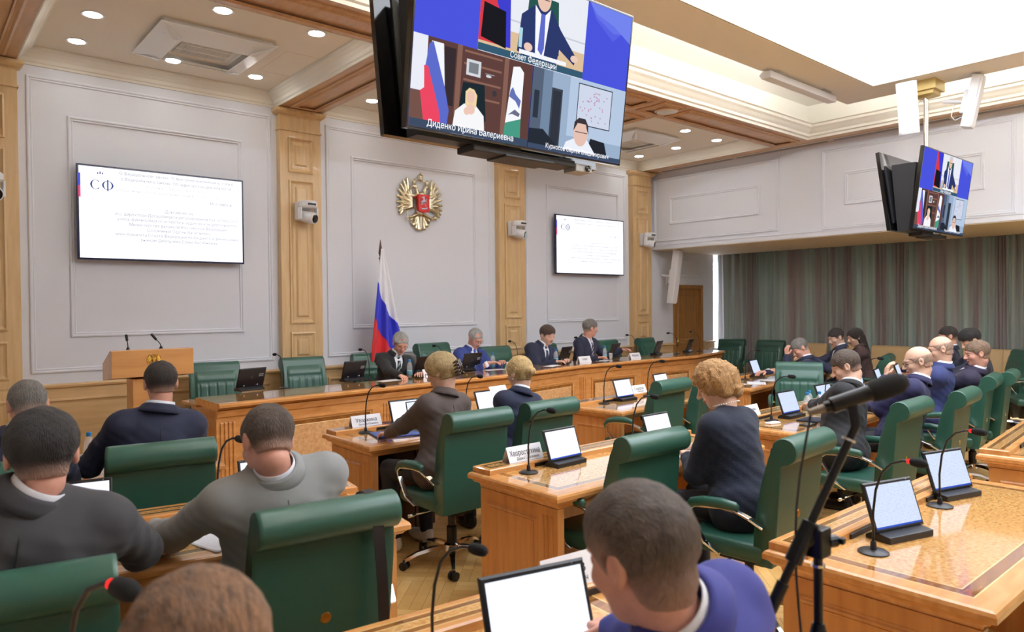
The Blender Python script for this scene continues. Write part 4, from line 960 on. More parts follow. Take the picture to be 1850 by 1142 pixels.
    for k in range(40): a = random.Random(k); u = .745+.11*a.random()+.05*a.random(); v = .24+.2*a.random(); oval((188, 150, 176), u, v, .004, .006, n=6)
    poly((36, 38, 46), [(.80, 0), (.82, .13), (.90, .12), (.93, .0)]); poly((228, 232, 242), [(.67, 0), (.69, .08), (.73, .11), (.80, .12), (.86, .02), (.86, 0)])
    oval((222, 186, 172), .765, .15, .038, .085); poly((58, 52, 58), [(.725, .16), (.728, .22), (.75, .25), (.785, .25), (.803, .21), (.808, .15), (.795, .19), (.79, .215), (.745, .215)]); rect((50, 50, 60), .735, .80, .155, .160)
    rect((60, 74, 96), 0, .5, .0, .045); rect((62, 76, 100), .5, 1, 0, .03); rect((36, 40, 60), .4985, .5015, 0, .5); rect((230, 232, 245), .25, .75, .4985, .5015)
    pc = m.build('call_picture', mats_, parent)
    TXW = emis('call_text', (250, 250, 255), 1.1*g)
    lay[0] += .0008
    def tx(s, u, v, size): text('caption_text', s, size*h, M @ Matrix.Translation(((u-.5)*w, (v-.5)*h, lay[0])), TXW, pc, sx=.9)
    tx('Диденко Ирина Валериевна', .25, .032, .052); tx('Курносов Сергей Владимирович', .76, .030, .042); tx('Совет Федерации', .50, .525, .050)
def hang_pair(cx, cyf, cz, px, py, label1, label2, poleL, detail):
    """two screens back to back on a ceiling pole, each tilted down"""
    w, h = 1.45, .836
    for sgn, lab in ((1, label1), (-1, label2)):
        cy = cyf if sgn == 1 else 2*py-cyf+.0
        t = empty('hanging_screen', (cx, cy, cz), 0 if sgn == 1 else 180, lab, 'screen', None)
        T = Matrix.Rotation(math.radians(7.8), 4, 'X')   # top leans towards the viewer (-y)
        m = MB(); m.rings(-w/2, w/2, -h/2, h/2, [(0, -.035), (0, .0), (.003, .004), (.011, .004), (.011, .0015)], lambda u, v, hh: (u, -hh, v), base=True)
        c = m.build('case', BLACKG, t, M=T)
        m = MB(); m.rings(-w/2+.10, w/2-.10, -h/2+.08, h/2-.14, [(0, -.034), (0, -.045), (.06, -.075)], lambda u, v, hh: (u, -hh, v), base=True)
        m.build('back_cover', BLACKP, t, M=T)
        if sgn == 1:
            s = MB().box(-w/2+.012, w/2-.012, -.0016, -.001, -h/2+.012, h/2-.012).build('screen', BLACKG, t, M=T)
            picture(s, w-.024, h-.024, T @ basis((0, -.0018, 0), (1, 0, 0), (0, 0, 1), (0, -1, 0)), .95)
        else:
            MB().box(-w/2+.012, w/2-.012, -.0016, -.001, -h/2+.012, h/2-.012).build('screen', emis('far_screen', (90, 100, 200), .6), t, M=T)
    t = empty('screen_bracket', (px, py, 4.1), 0, ('chrome ceiling pole and black bracket carrying the pair of ' + poleL), 'bracket')
    bx = MB(); bx.box(-.14, .14, -.14, .14, -.11, -.0); bx.rings(-.11, .11, -.11, .11, [(0, -.11), (0, -.15), (.05, -.17)], lambda u, v, hh: (u, v, hh)); bx.build('ceiling_box', mat('gold_box', (204, 178, 112), .35, .3), t, bevel=.004)
    m = MB()
    for s in (-1, 1): m.tube([(s*.022, 0, -.16), (s*.022, 0, cz-4.1-.15)], .018, 14)
    m.build('pole', CHROME, t, smooth='auto')
    d = abs(py-cyf)-.06
    m = MB(); m.prism([(-d-.0, .28), (d, .28), (d-.06, -h/2-.0), (-d+.06, -h/2-.0)], lambda p, a: (a, p[0], cz-4.1+p[1]), -.62, .02); m.build('side_cover', mat('bracket_black', (34, 34, 37), .45), t)
    m = MB(); m.box(-.31, .40, -.07, .07, cz-4.1-h/2-.035, cz-4.1-h/2-.0); m.box(-.12, .22, -.09, .07, cz-4.1-h/2-.045, cz-4.1-h/2-.03); m.build('bottom_tray', mat('bracket_brown', (40, 36, 34), .5), t, bevel=.006)
    return t
hang_pair(6.28, -5.20, 2.862, 6.28, -5.02, 'smaller-looking ceiling-hung screen with video call at the right of the photo', 'back of the black screen hanging beside the farther lit screen', 'screens at the right', True)
hang_pair(.165, -5.335, 2.919, .165, -5.17, 'large ceiling-hung screen with the video call dominating the top of the photo', 'black back of the screen hanging behind the large lit one', 'large screens in the middle', True)
# small camera under the big screen, right end
t = empty('screen_camera', (.63, -5.19, 2.468), 0, 'small grey conference camera under the right end of the large hanging screen', 'camera')
MB().box(-.06, .07, -.05, .05, -.022, .022).build('bracket', mat('grey_metal', (170, 168, 165), .4, .5), t, bevel=.005); MB().lathe([(.017, -.05), (.018, -.06), (.012, -.064), (0, -.06)], (.03, -.0, .0), 16, axis='y').build('lens', BLACKG, t)
# column loudspeakers on the pole
def column_speaker(loc, rot, L, label, w=.20, d=.10):
    t = empty('column_loudspeaker', loc, 0, label, 'loudspeaker'); t.rotation_euler = rot
    b = MB(); b.prism([(-w/2, 0), (w/2, 0), (w*.42, -d*.8), (w*.25, -d), (-w*.25, -d), (-w*.42, -d*.8)], lambda p, a: (p[0], p[1], a), -L/2, L/2); b.build('cabinet', WHITEP, t, bevel=.004)
    MB().box(-w*.36, w*.36, -d-.002, -d*.8, -L/2+.02, L/2-.02).build('grille', mat('spk_grille', (238, 238, 240), .6, bump=.2, bscale=900), t)
    m = MB(); m.box(-.045, .045, .0, .05, -.12, .12); m.tube([(0, .05, 0), (0, .24, 0)], .02, 10); m.tube([(.03, .03, -.15), (.03, .09, -.19), (.01, .13, -.15), (0, .13, -.02)], .006); m.build('bracket', WHITEP, t, bevel=.003)
    return t
column_speaker((5.92, -4.97, 3.77), (math.radians(12), 0, math.radians(-86)), .54, 'white column loudspeaker left of the chrome pole, leaning outwards')
column_speaker((6.36, -5.40, 3.82), (math.radians(12), 0, math.radians(6)), .54, 'white column loudspeaker right of the chrome pole')
column_speaker((8.05, -.30, 2.19), (math.radians(7), math.radians(3), math.radians(0)), .94, 'tall white column loudspeaker mounted on the front wall by the door', .16, .12)

# ---------------------------------------------------------------- wall cameras on the pilasters
def ptz():
    t = empty('wall_camera', (0, 0, 0))
    MB().box(-.07, .07, -.06, -.0, -.07, .10).build('wall_plate', WHITEP, t, bevel=.01)
    m = MB(); m.lathe([(0, .10), (.075, .10), (.085, .09), (.085, .05), (.07, .035), (0, .035)], (0, -.12, 0), 24); m.box(-.05, .05, -.12, -.02, .05, .09); m.build('base', WHITEP, t, smooth='auto')
    MB().box(-.045, .03, -.207, -.19, .058, .075).build('badge', BLACKP, t)
    for s in (-1, 1):
        MB().prism([(-.03, .04), (.03, .04), (.025, -.07), (-.025, -.07)], lambda p, a: (a, -.12+p[0], p[1]), s*.085-.008, s*.085+.008).build('yoke_arm', WHITEP, t, bevel=.004)
    d = Vector((.45, -1, -.25)).normalized(); c = Vector((0, -.12, -.045))
    MB().tube([c-d*.07, c-d*.06, c+d*.055, c+d*.075], [.04, .052, .055, .05], 20).build('camera_head', WHITEP, t, smooth='auto')
    MB().tube([c+d*.074, c+d*.084], [.042, .036], 20).build('lens', BLACKG, t); return t
PT = ptz()
for x, rz, s in [(1.27, 8, 'white wall camera on the first full oak pilaster, right of the left screen'), (4.5, 6, 'white wall camera on the oak pilaster right of the crest'), (7.46, 4, 'white wall camera on the last oak pilaster beside the bulkhead'), (-1.70, 8, 'white wall camera on the oak pilaster cut by the left photo edge')]:
    place(PT, USED, (x, -.101, 2.80), rz, s, 'camera', 'wall cameras on the pilasters', 1.25)

# ---------------------------------------------------------------- crest
def crest_field():
    P = []
    def c(a, b, ra, rb=None): P.append((a, b, ra, rb if rb is not None else ra))
    for s in (-1, 1):
        for k in range(9):          # wing feathers fan out from the shoulder
            a = math.radians(96-k*19); bx, bz = s*(.165+.006*k), .05-.014*k; L = .25-.014*k
            c((bx, 0, bz), (bx+s*L*math.cos(a)*.60+s*.045, -.01, bz+L*math.sin(a)), .034, .017)
        for k in range(6):
            a = math.radians(100-k*24); c((s*.14, -.02, .03-.02*k), (s*(.14+.12*max(0.15, math.cos(a)*.7+.3)), -.035, .03-.02*k+.12*math.sin(a)), .032, .018)
        c((s*.06, -.02, .06), (s*.17, -.025, .08), .035, .03)
        c((s*.04, -.02, .08), (s*.075, -.03, .19), .033, .022); c((s*.075, -.03, .19), (s*.11, -.03, .20), .024, .02)
        c((s*.125, -.03, .20), (s*.165, -.03, .175), .012, .004)
        c((s*.10, -.03, .235), (s*.10, -.03, .26), .026, .03); c((s*.10, -.03, .27), (s*.10, -.03, .30), .012, .005)
        c((s*.06, -.02, -.16), (s*.14, -.03, -.20), .024, .016); c((s*.14, -.03, -.20), (s*.20, -.03, -.21), .012)
        for k in range(4): c((s*.02, 0, -.14), (s*(.03+.038*k), -.01, -.36+.022*k*k*.6), .018, .022)
        for k in range(3): c((s*(.05+.03*k), -.01, -.31), (s*(.085+.03*k), -.02, -.30+.012*k), .015, .010)
    c((0, -.01, .06), (0, -.01, -.14), .08, .06); c((0, -.02, -.14), (0, -.02, -.36), .03, .022)
    c((0, -.03, .30), (0, -.03, .335), .034, .038); c((0, -.03, .35), (0, -.03, .39), .012, .005); c((-.07, -.02, .27), (-.02, -.02, .30), .008); c((.07, -.02, .27), (.02, -.02, .30), .008)
    c((-.235, -.03, -.06), (-.20, -.03, -.26), .008, .010); c((.22, -.03, -.20), (.22, -.03, -.20), .034); c((.22, -.03, -.165), (.22, -.03, -.15), .008)
    return P
def crest(loc, sc, label=None, parent=None, shield=True):
    P = crest_field()
    def f(X, Y, Z):
        d = None
        for a, b, ra, rb in P:
            e = cone(X, Y*1.0, Z, a, b, ra, rb); d = e if d is None else smin(d, e, .006)
        return d
    V, F = surface_nets(f, (-.40, -.075, -.42), (.40, .012, .43), .0075 if sc == 1 else .011)
    if parent is None:
        t = empty('wall_crest', loc, 0, label, 'emblem'); o = np_mesh('eagle', V, F, GOLD, t)
    else:
        t = parent; o = np_mesh('crest', V*sc+np.array(loc), F, mat('gold_bright', (222, 180, 80), .25, 1.0), parent)
    if shield:
        m = MB(); m.prism([(-.085, .09), (.085, .09), (.085, -.12), (.06, -.135), (0, -.15), (-.06, -.135), (-.085, -.12)], lambda p, a: (p[0], a, p[1]), -.115, -.06)
        s = m.build('shield', mat('shield_red', (206, 22, 28), .35), t, bevel=.006)
        R = []
        def g(a, b, ra, rb=None): R.append((a, b, ra, rb or ra))
        y = -.115
        g((-.03, y, -.005), (.02, y, .0), .016, .014); g((.02, y, 0), (.04, y, .035), .011, .008); g((.04, y, .035), (.055, y, .022), .008, .005)
        g((-.03, y, -.01), (-.05, y, -.05), .008, .005); g((-.02, y, -.01), (-.025, y, -.05), .007, .004); g((.02, y, 0), (.045, y, -.025), .007, .004); g((-.04, y, 0), (-.06, y, -.02), .006, .003)
        g((-.005, y, .015), (-.005, y, .045), .011, .009); g((-.005, y, .06), (-.005, y, .062), .010); g((-.01, y, .045), (-.045, y, .05), .008, .004); g((-.03, y, .06), (.03, y, -.08), .003)
        g((-.03, y, -.10), (.03, y, -.095), .010, .008); g((.03, y, -.095), (.05, y, -.08), .008, .005); g((-.03, y, -.10), (-.055, y, -.085), .007, .004)
        V, F = surface_nets(lambda X, Y, Z: np.minimum.reduce([cone(X, Y, Z, a, b, ra, rb) for a, b, ra, rb in R]), (-.08, -.135, -.13), (.08, -.10, .085), .0032)
        np_mesh('rider', V, F, mat('rider_silver', (196, 204, 224), .3, .6), s)
crest((2.965, -.02, 3.085), 1, 'large golden double-headed eagle crest with red shield on the front wall')
crest((.0, -.052, 1.16), .17, parent=LECT, shield=False)

# ---------------------------------------------------------------- flag
def flag():
    t = empty('flag', (2.17, -.36, .10), 0, 'white, blue and red flag draped on its pole behind the man in the black suit', 'flag')
    MB().lathe([(0, 0), (.16, 0), (.16, .02), (.05, .05), (.03, .09), (0, .10)], n=24).build('stand', BRASS, t, smooth='auto')
    MB().lathe([(.014, .09), (.014, 2.28), (.02, 2.30), (.012, 2.33)], n=12).build('pole', DARKW, t)
    MB().lathe([(.016, 2.18), (.026, 2.20), (.012, 2.215), (.026, 2.26), (.018, 2.32), (.003, 2.42), (0, 2.43)], n=14).build('finial', mat('finial_dark', (72, 42, 36), .35, .3), t, smooth='auto')
    NU, NV = 90, 150; vs = []; mis = []
    for j in range(NV+1):
        v = j/NV; z = 2.31-1.75*v
        hw = min(.24, .02+.30*v)
        for i in range(NU+1):
            u = i/NU; x = (u-.42)*2*hw
            vs.append((x+.02*v, -.045-.030*min(1, v*2)*math.sin(u*15+v*1.2)-.006*math.sin(u*31)*min(1, v*3), z-.06*(1-abs(2*u-1))*v))
    fs = []
    for j in range(NV):
        for i in range(NU):
            u = (i+.5)/NU; v = (j+.5)/NV; fs.append((j*(NU+1)+i, j*(NU+1)+i+1, (j+1)*(NU+1)+i+1, (j+1)*(NU+1)+i))
            # diagonal stripes: cloth hangs from its hoist corner
            q = v-u*.32
            mis.append(0 if q < .225 else (1 if q < .475 else 2))
    m = MB(); m.add(vs, fs); m.m = mis
    FW_ = mat('flag_white', (240, 242, 248), .6, sheen=.3); FB = mat('flag_blue', (40, 48, 196), .6, sheen=.2); FR = mat('flag_red', (216, 34, 40), .6, sheen=.2)
    o = m.build('cloth', [FW_, FB, FR], t, smooth=True); s = o.modifiers.new('s', 'SOLIDIFY'); s.thickness = .003
flag()
# white box (router) by the curtain
t = empty('floor_cabinet', (9.6, -.20, 0), 0, 'white cabinet with upright white bar in the corner by the curtain', 'cabinet')
MB().box(-.13, .13, -.13, .13, .0, .86).build('cabinet', WHITEP, t, bevel=.01); MB().box(-.02, .05, -.12, -.06, .86, 1.04).build('upright_bar', WHITEP, t, bevel=.006); MB().box(-.10, .02, -.1315, -.13, .78, .79).build('slot', mat('slot', (120, 120, 126), .5), t)

# ---------------------------------------------------------------- strap on the foreground chair
t = empty('bag_strap', (-1.05, -5.795, 1.05), 0, 'black strap hung over the top of the foreground green chair', 'strap')
m = MB(); path = [(0, .105, -.30), (0, .088, -.14)]+[(0, .017+.069*math.cos(math.radians(a)), -.065+.069*math.sin(math.radians(a))) for a in range(0, 181, 15)]+[(.004, -.056, -.14), (.012, -.06, -.3), (.03, -.05, -.62), (.05, -.05, -.80)]
vs = []
for p in path:
    for a, b in ((-.021, 0), (.021, 0)): vs.append((p[0]+a, p[1], p[2]))
m.add(vs, [(2*i, 2*i+1, 2*i+3, 2*i+2) for i in range(len(path)-1)]); o = m.build('strap', BLACKP, t); s = o.modifiers.new('s', 'SOLIDIFY'); s.thickness = .0025; s.offset = 0
MB().box(-.0, .09, -.08, -.04, -.98, -.78).build('bag', BLACKP, t, bevel=.01)

# ---------------------------------------------------------------- microphone stand in the foreground
t = empty('microphone_stand', (-.745, -7.26, 0), 0, 'black boom microphone stand in the right foreground with cabled microphone', 'microphone stand')
MT = mat('stand_black', (16, 17, 20), .3, .4)
def wp(p): return (p[0]+.745, p[1]+7.26, p[2])
m = MB(); m.tube([(0, 0, .10), (0, 0, .72)], .017, 14); m.lathe([(.022, .72), (.034, .75), (.036, .84), (.030, .93), (.018, .965), (.013, .985)], n=18); m.build('lower_pole', MT, t, smooth='auto')
m = MB(); m.tube([(0, 0, .96), (0, 0, 1.135)], .010, 12); m.build('upper_pole', MT, t); MB().lathe([(.015, 1.112), (.015, 1.118)], n=14).build('collar', CHROME, t)
for k in range(3):
    a = math.radians(120*k+70); MB().tube([(0, 0, .17), (.20*math.cos(a), .20*math.sin(a), .10), (.36*math.cos(a), .36*math.sin(a), .014)], .010, 10).build('leg', MT, t, smooth='auto')
BD = Vector((.185, -.215, .51)); BD.normalize()
b0 = Vector((-.0, .0, 1.17)); bA = Vector(wp((-.87, -7.17, .93))); bB = Vector(wp((-.672, -7.312, 1.425)))
m = MB(); m.tube([bA-(bB-bA).normalized()*.06, bA+(bB-bA)*.30], .0135, 14); m.tube([bA, bB], .0095, 12); m.build('boom', MT, t, smooth='auto')
mid = bA+(bB-bA)*.48
m = MB(); m.box(-.024, .024, -.02, .02, 1.135, 1.20); m.tube([Vector((0, 0, 1.18)), mid], .018, 12); m.tube([mid-(bB-bA).normalized()*.05, mid+(bB-bA).normalized()*.05], .019, 12); m.build('boom_clamp', MT, t, bevel=.004)
m = MB(); m.tube([(.02, -.01, 1.165), (.045, -.02, 1.165)], .014, 12); m.box(.035, .05, -.04, .01, 1.16, 1.175); m.build('clamp_knob', MT, t, bevel=.003)
q = bA+(bB-bA)*.93; MB().tube([q, q+(bB-bA).normalized()*.005], .016, 16).build('collar', CHROME, t)
m0 = Vector(wp((-.745, -7.245, 1.455))); m1 = Vector(wp((-.59, -7.375, 1.520))); md = (m1-m0)
m = MB(); m.tube([bB, m0+md*.45], .012, 12); m.tube([m0+md*.22, m0+md*.62], .018, 16); m.build('microphone_clip', MT, t, smooth='auto')
M1_ = t
t = empty('stage_microphone', tuple(m0+Vector((-.745, -7.26, 0))), 0, 'black handheld-style microphone with foam windscreen clipped on the boom stand', 'microphone')
z = Vector((0, 0, 0)); m = MB(); m.tube([z-md*.02, z+md*.16], [.008, .010], 14); m.build('plug', mat('plug_grey', (120, 112, 104), .35, .8), t)
MB().tube([z+md*.15, z+md*.3, z+md*.62, z+md*.66], [.0125, .0155, .0185, .019], 18).build('body', MT, t, smooth='auto')
MB().tube([z+md*.65, z+md*.70, z+md*.85, z+md*.98, z+md*1.05, z+md*1.08], [.02, .0245, .0255, .0235, .016, .004], 20).build('windscreen', BLACKM, t, smooth='auto')
t = empty('cable', tuple(m0+Vector((-.745, -7.26, 0))), 0, 'thin black microphone cable hanging down beside the boom stand', 'cable')
P = [(0, 0, 0)]; 
for k in range(1, 16): u = k/15; P.append((-.045*math.sin(min(1, u*3)*math.pi/2)+.03*u, .02*math.sin(u*6), -.02-1.20*u**1.15))
MB().tube(P, .0028, 8).build('cable', BLACKP, t, smooth=True)
# ---------------------------------------------------------------- people
def skin(name, rgb): return mat(name, rgb, .5, bump=.04, bscale=220, var=.06, vscale=40)
SK1, SK2, SK3 = skin('skin_fair', (222, 178, 156)), skin('skin_ruddy', (214, 158, 138)), skin('skin_pale', (218, 176, 152))
LIP = mat('lips', (176, 104, 98), .45); EYEL = mat('eyelid_line', (88, 62, 54), .6)
def hair_mat(name, rgb, var=.35, rough=.6, skin_=(206, 160, 138)):
    m = mat(name, rgb, rough, bump=1.0, bscale=26, var=var, vscale=9, stretch=(16, 4, 3), sheen=.05); t = m.node_tree; b = t.nodes['Principled BSDF']; N = t.nodes.new; L = t.links.new
    at = N('ShaderNodeAttribute'); at.attribute_name = 'hair_amount'; mx = N('ShaderNodeMix'); mx.data_type = 'RGBA'
    src = b.inputs['Base Color'].links[0].from_socket; L(at.outputs['Fac'], mx.inputs[0]); mx.inputs[6].default_value = lin(skin_)+(1,); L(src, mx.inputs[7]); L(mx.outputs[2], b.inputs['Base Color']); return m
def cloth(name, rgb, bump=.08, sheen=.06): return mat(name, rgb, .8, bump=bump, bscale=900, sheen=sheen, var=.05, vscale=300)
SHIRT = mat('shirt_white', (236, 238, 246), .7); SHOE = mat('shoe_black', (24, 22, 22), .3)
TROU = cloth('trousers_dark', (30, 32, 42))
def rotm(pitch, yaw, roll): return np.array((Matrix.Rotation(math.radians(yaw), 3, 'Z') @ Matrix.Rotation(math.radians(-pitch), 3, 'X') @ Matrix.Rotation(math.radians(roll), 3, 'Y')))
def head_sdf(x, y, z, wide=1.0):
    x = x/wide
    d = ell(x, y, z, (0, -.014, .032), (.077, .097, .090))
    d = smin(d, ell(x, y, z, (0, .028, -.035), (.060, .062, .080)), .03)
    d = smin(d, ell(x, y, z, (0, .060, -.088), (.026, .024, .022)), .025)
    d = smin(d, ell(x, y, z, (0, .076, .030), (.050, .018, .011)), .018)
    ax = np.abs(x)
    d = smin(d, ell(ax, y, z, (.040, .060, -.020), (.022, .022, .020)), .022)
    d = smax(d, -(np.sqrt((ax-.032)**2+(y-.100)**2+((z-.008)*1.25)**2)-.016), .014)
    d = smin(d, np.sqrt((ax-.032)**2+(y-.0745)**2+(z-.008)**2)-.0135, .004)
    d = smin(d, cone(x, y, z, (0, .086, .018), (0, .112, -.024), .008, .0125), .010)
    d = smin(d, ell(ax, y, z, (.012, .100, -.027), (.010, .012, .008)), .006)
    d = smin(d, ell(x, y, z, (0, .088, -.050), (.025, .013, .006)), .006); d = smin(d, ell(x, y, z, (0, .086, -.061), (.021, .013, .007)), .005)
    e = ell(ax, y, z+.25*(y+.01), (.079, -.012, .004), (.011, .020, .033)); e = smax(e, -ell(ax, y, z+.25*(y+.01), (.090, -.009, .006), (.009, .011, .020)), .005)
    return smin(d, e, .006)*.9
def noise3(X, Y, Z, s, seed=0):
    a = np.sin(X*s+seed)*np.cos(Y*s*1.13+seed*2)+np.sin(Y*s*.93+Z*s*1.21+seed)*np.cos(X*s*.87-Z*s*.7)+np.sin((X+Y)*s*2.1+seed*3)*np.cos(Z*s*1.9)*.5
    return a*.4
def hair_sdf(x, y, z, st, wide=1.0):
    x_ = x/wide; sk = ell(x_, y, z, (0, -.014, .032), (.077, .097, .090)); ax = np.abs(x_)
    t = st.get('t', .012); low = st.get('low', -.055); ss = lambda a, b, v: np.clip((v-a)/(b-a), 0, 1)
    S1 = lambda p, q, v: (lambda u: u*u*(3-2*u))(ss(p, q, v))
    thick = .0012 + t*S1(low-.005, st.get('taper', .085), z)*(1 if not st.get('bald') else 0)
    if st.get('bald'): thick = np.where(z > st['bald'], -.02, .0035)
    if st.get('top'): thick = thick + st['top']*ss(.02, .10, z)*ss(-.1, .06, y)
    if st.get('recede'): thick = thick - .03*ss(.055, .085, z)*ss(.045-.02, .07, y)*ss(.0, .03, ax) 
    d = np.minimum(sk, ell(x_, y, z, (0, -.035, -.03), (.060, .062, .075))) - thick
    k = st.get('curl', 0); seed = st.get('seed', 1)
    d = d - noise3(x, y, z, st.get('freq', 95), seed)*(.0032+k) 
    # face opening, nape, ears
    face = ell(x_, y, z, (0, .104, -.045), (.074, .068, .106+st.get('fr', 0)))
    d = smax(d, -face, .006)
    if st.get('cover'): zl = low + .05*S1(.01, .06, y)
    else: zl = low + (-.014-low)*S1(-.040, -.004, y) + .052*S1(.022, .052, y)
    d = smax(d, zl-z, .008)
    if not st.get('cover'): d = smax(d, -ell(ax, y, z, (.088, -.006, -.008), (.028, .024, .038)), .005)
    for a, b, ra, rb in st.get('extra', []):
        d = smin(d, cone(x_, y, z, a, b, ra, rb)-noise3(x, y, z, 120, 2)*.002-k*noise3(x, y, z, st.get('freq', 95), 4), .014)
    return d
def ik(S_, T_, a, b, hint):
    d = T_-S_; L = min(np.linalg.norm(d), (a+b)*.985); dn = d/np.linalg.norm(d); T2 = S_+dn*L
    q = (a*a-b*b+L*L)/(2*L); h = math.sqrt(max(0, a*a-q*q)); p = hint-dn*(hint@dn); p /= np.linalg.norm(p)
    return S_+dn*q+p*h, T2
def hand_field(wr, fdir, palm, curl=.5, side=1, spread=1.0):
    """list of cones: palm, four unequal two-bone fingers and a thumb leaving the side of the palm"""
    f = fdir/np.linalg.norm(fdir); n = palm-f*(palm@f); n /= np.linalg.norm(n); l = np.cross(f, n)*side; C_ = []
    for k in (-.024, -.008, .008, .024): C_.append((wr+f*.005+l*k*.55, wr+f*.078+l*k*1.05, .0135, .0115))
    L = [.058, .072, .078, .068]
    for i, k in enumerate((.031, .0105, -.0105, -.030)):
        b = wr+f*(.080 if i else .072)+l*(-k)*spread; q = curl*(.75+.12*i)
        d1 = f*math.cos(q*.7)+n*math.sin(q*.7)+l*(-k)*1.2*(spread-.6); d2 = f*math.cos(q*1.7)+n*math.sin(q*1.7)
        d3 = f*math.cos(q*2.3)+n*math.sin(q*2.3); m = b+d1*L[3-i]*.48; e = m+d2*L[3-i]*.32; g = e+d3*L[3-i]*.24
        C_ += [(b, m, .0092, .0084), (m, e, .0084, .0076), (e, g, .0076, .0066)]
    b = wr+f*.022+l*.026; m = b+(f*.6+l*.7+n*.35)*.036; e = m+(f*.85+l*.15+n*.45)*.030
    C_ += [(b, m, .0125, .0105), (m, e, .0105, .008)]
    return C_
def person(name_label, loc, rz, head, hpitch=10, hyaw=0, hroll=0, hands=None, skinm=None, hair=None, hairm=None, jacket=None, shirt=SHIRT, tie=None, glasses=None, build=1.0, hs=1.0,
           vneck=True, collar=True, fine=.006, lower=TROU, handcurl=.55, extra=None, elbow=None, fwide=1.0, neckless=0.0, seat=.47, base=0.0, nl=.138):
    """loc: floor point under the hips; head: world centre of the head; hands: two world wrist targets (left, right)"""
    a = math.radians(rz); R = np.array([[math.cos(a), -math.sin(a), 0], [math.sin(a), math.cos(a), 0], [0, 0, 1]])
    t = empty('person', (loc[0], loc[1], base), rz, name_label, 'person', None)
    o3 = np.array([loc[0], loc[1], base]); tl = lambda p: R.T @ (np.array(p, float)-o3)
    H = tl(head); hip = np.array([0, .05, seat+.13]); w = build
    NV_ = H-hip; ang = math.atan2(NV_[1], NV_[2]); nd = np.array([0, math.sin(ang*.9+.12), math.cos(ang*.9+.12)])
    N = H-nd*nl*hs; N[0] = H[0]*.75; sp = N-hip; L = np.linalg.norm(sp); sz = sp/L; sx = np.array([1., 0, 0]); sx -= sz*(sx@sz); sx /= np.linalg.norm(sx); sy = np.cross(sz, sx)
    q = L/.52
    def TL(X, Y, Z): X = X-hip[0]; Y = Y-hip[1]; Z = Z-hip[2]; return X*sx[0]+Y*sx[1]+Z*sx[2], X*sy[0]+Y*sy[1]+Z*sy[2], (X*sz[0]+Y*sz[1]+Z*sz[2])/q
    TP = lambda x, y, z: hip+sx*x+sy*y+sz*(z*q)
    HR = rotm(hpitch, hyaw, hroll)
    def HL(X, Y, Z):
        X = (X-H[0])/hs; Y = (Y-H[1])/hs; Z = (Z-H[2])/hs
        return X*HR[0, 0]+Y*HR[1, 0]+Z*HR[2, 0], X*HR[0, 1]+Y*HR[1, 1]+Z*HR[2, 1], X*HR[0, 2]+Y*HR[1, 2]+Z*HR[2, 2]
    HP = lambda p: H+HR @ (np.array(p)*hs)
    nb = HP((0, -.030, -.065)); N0 = TP(0, -.01, .50)
    SH = [TP(s*.178*w, -.005, .435) for s in (-1, 1)]
    hands = hands or [None, None]; WR = []; EL = []
    for i, s in enumerate((-1, 1)):
        T_ = tl(hands[i]) if hands[i] is not None else np.array([s*.17, .33, seat+.20])
        hint = np.array([s*.45, -.15, -1.0]) if not elbow or elbow[i] is None else np.array(elbow[i], float)
        e, w_ = ik(SH[i], T_, .285*math.sqrt(w), .255, hint); EL.append(e); WR.append(w_)
    wa = w**.45
    def torso(X, Y, Z, g):
        x, y, z = TL(X, Y, Z); W_ = w
        d = ell(x, y, z, (0, 0, .02), (.175*W_+g, .125*W_+g, .13+g))
        d = smin(d, ell(x, y, z, (0, .015*W_, .20), (.155*W_+g, .125*W_+g, .20+g)), .05)
        d = smin(d, ell(x, y, z, (0, .0, .36), (.168*W_+g, .112*W_+g, .15+g)), .06)
        d = smin(d, cone(x, y, z, (-.135*W_, -.01, .435), (.135*W_, -.01, .435), .058+g), .05)
        ax = np.abs(x); d = smin(d, cone(ax, y, z, (.0, -.015, .505), (.13*W_, -.008, .462), .040+g*.6, .036+g*.8), .04)
        return d
    def arms(X, Y, Z, g, cut=0.0):
        d = None
        for i in (0, 1):
            we = WR[i]+(EL[i]-WR[i])*cut
            e = smin(cone(X, Y, Z, SH[i]-sx*(.012 if i else -.012), EL[i], .052*wa+g, .044*wa+g), cone(X, Y, Z, EL[i], we, .043*wa+g, .030*wa+g*.9), .02)
            d = e if d is None else np.minimum(d, e)
        return d
    KN = [np.array([s*.15, .46, seat+.10]) for s in (-1, 1)]; AN = [np.array([s*.14, .42, .10]) for s in (-1, 1)]; HJ = [np.array([s*.085, .05, seat+.12]) for s in (-1, 1)]
    def legs(X, Y, Z, g):
        d = None
        for i in (0, 1):
            e = smin(cone(X, Y, Z, HJ[i], KN[i], .078*w+g, .055+g), cone(X, Y, Z, KN[i], AN[i], .052+g, .036+g), .02); d = e if d is None else np.minimum(d, e)
        return smin(d, ell(X, Y, Z, hip-np.array([0, 0, .01]), (.16*w+g, .125*w+g, .10+g)), .04)
    # --- body mesh: head and neck, torso and limbs, hands
    Vs, Fs, Ms = [], [], []; off = 0
    def push(V, F, mi):
        nonlocal off; Vs.append(V); Fs.append(F+off); Ms.append(mi); off += len(V)
    def headf(X, Y, Z):
        x, y, z = HL(X, Y, Z); d = head_sdf(x, y, z, fwide)*hs
        d = smin(d, cone(X, Y, Z, N0+np.array([0, -.0, -.03]), nb, .058*min(w, 1.1)+neckless, .054*hs+neckless), .02)
        return d
    r = .135*hs; V, F = surface_nets(headf, np.minimum(H-r, N0-.075), np.maximum(H+r, N0+.075), fine)
    c = V[F].mean(1); hx, hy, hz = HL(c[:, 0], c[:, 1], c[:, 2]); ah = np.abs(hx)
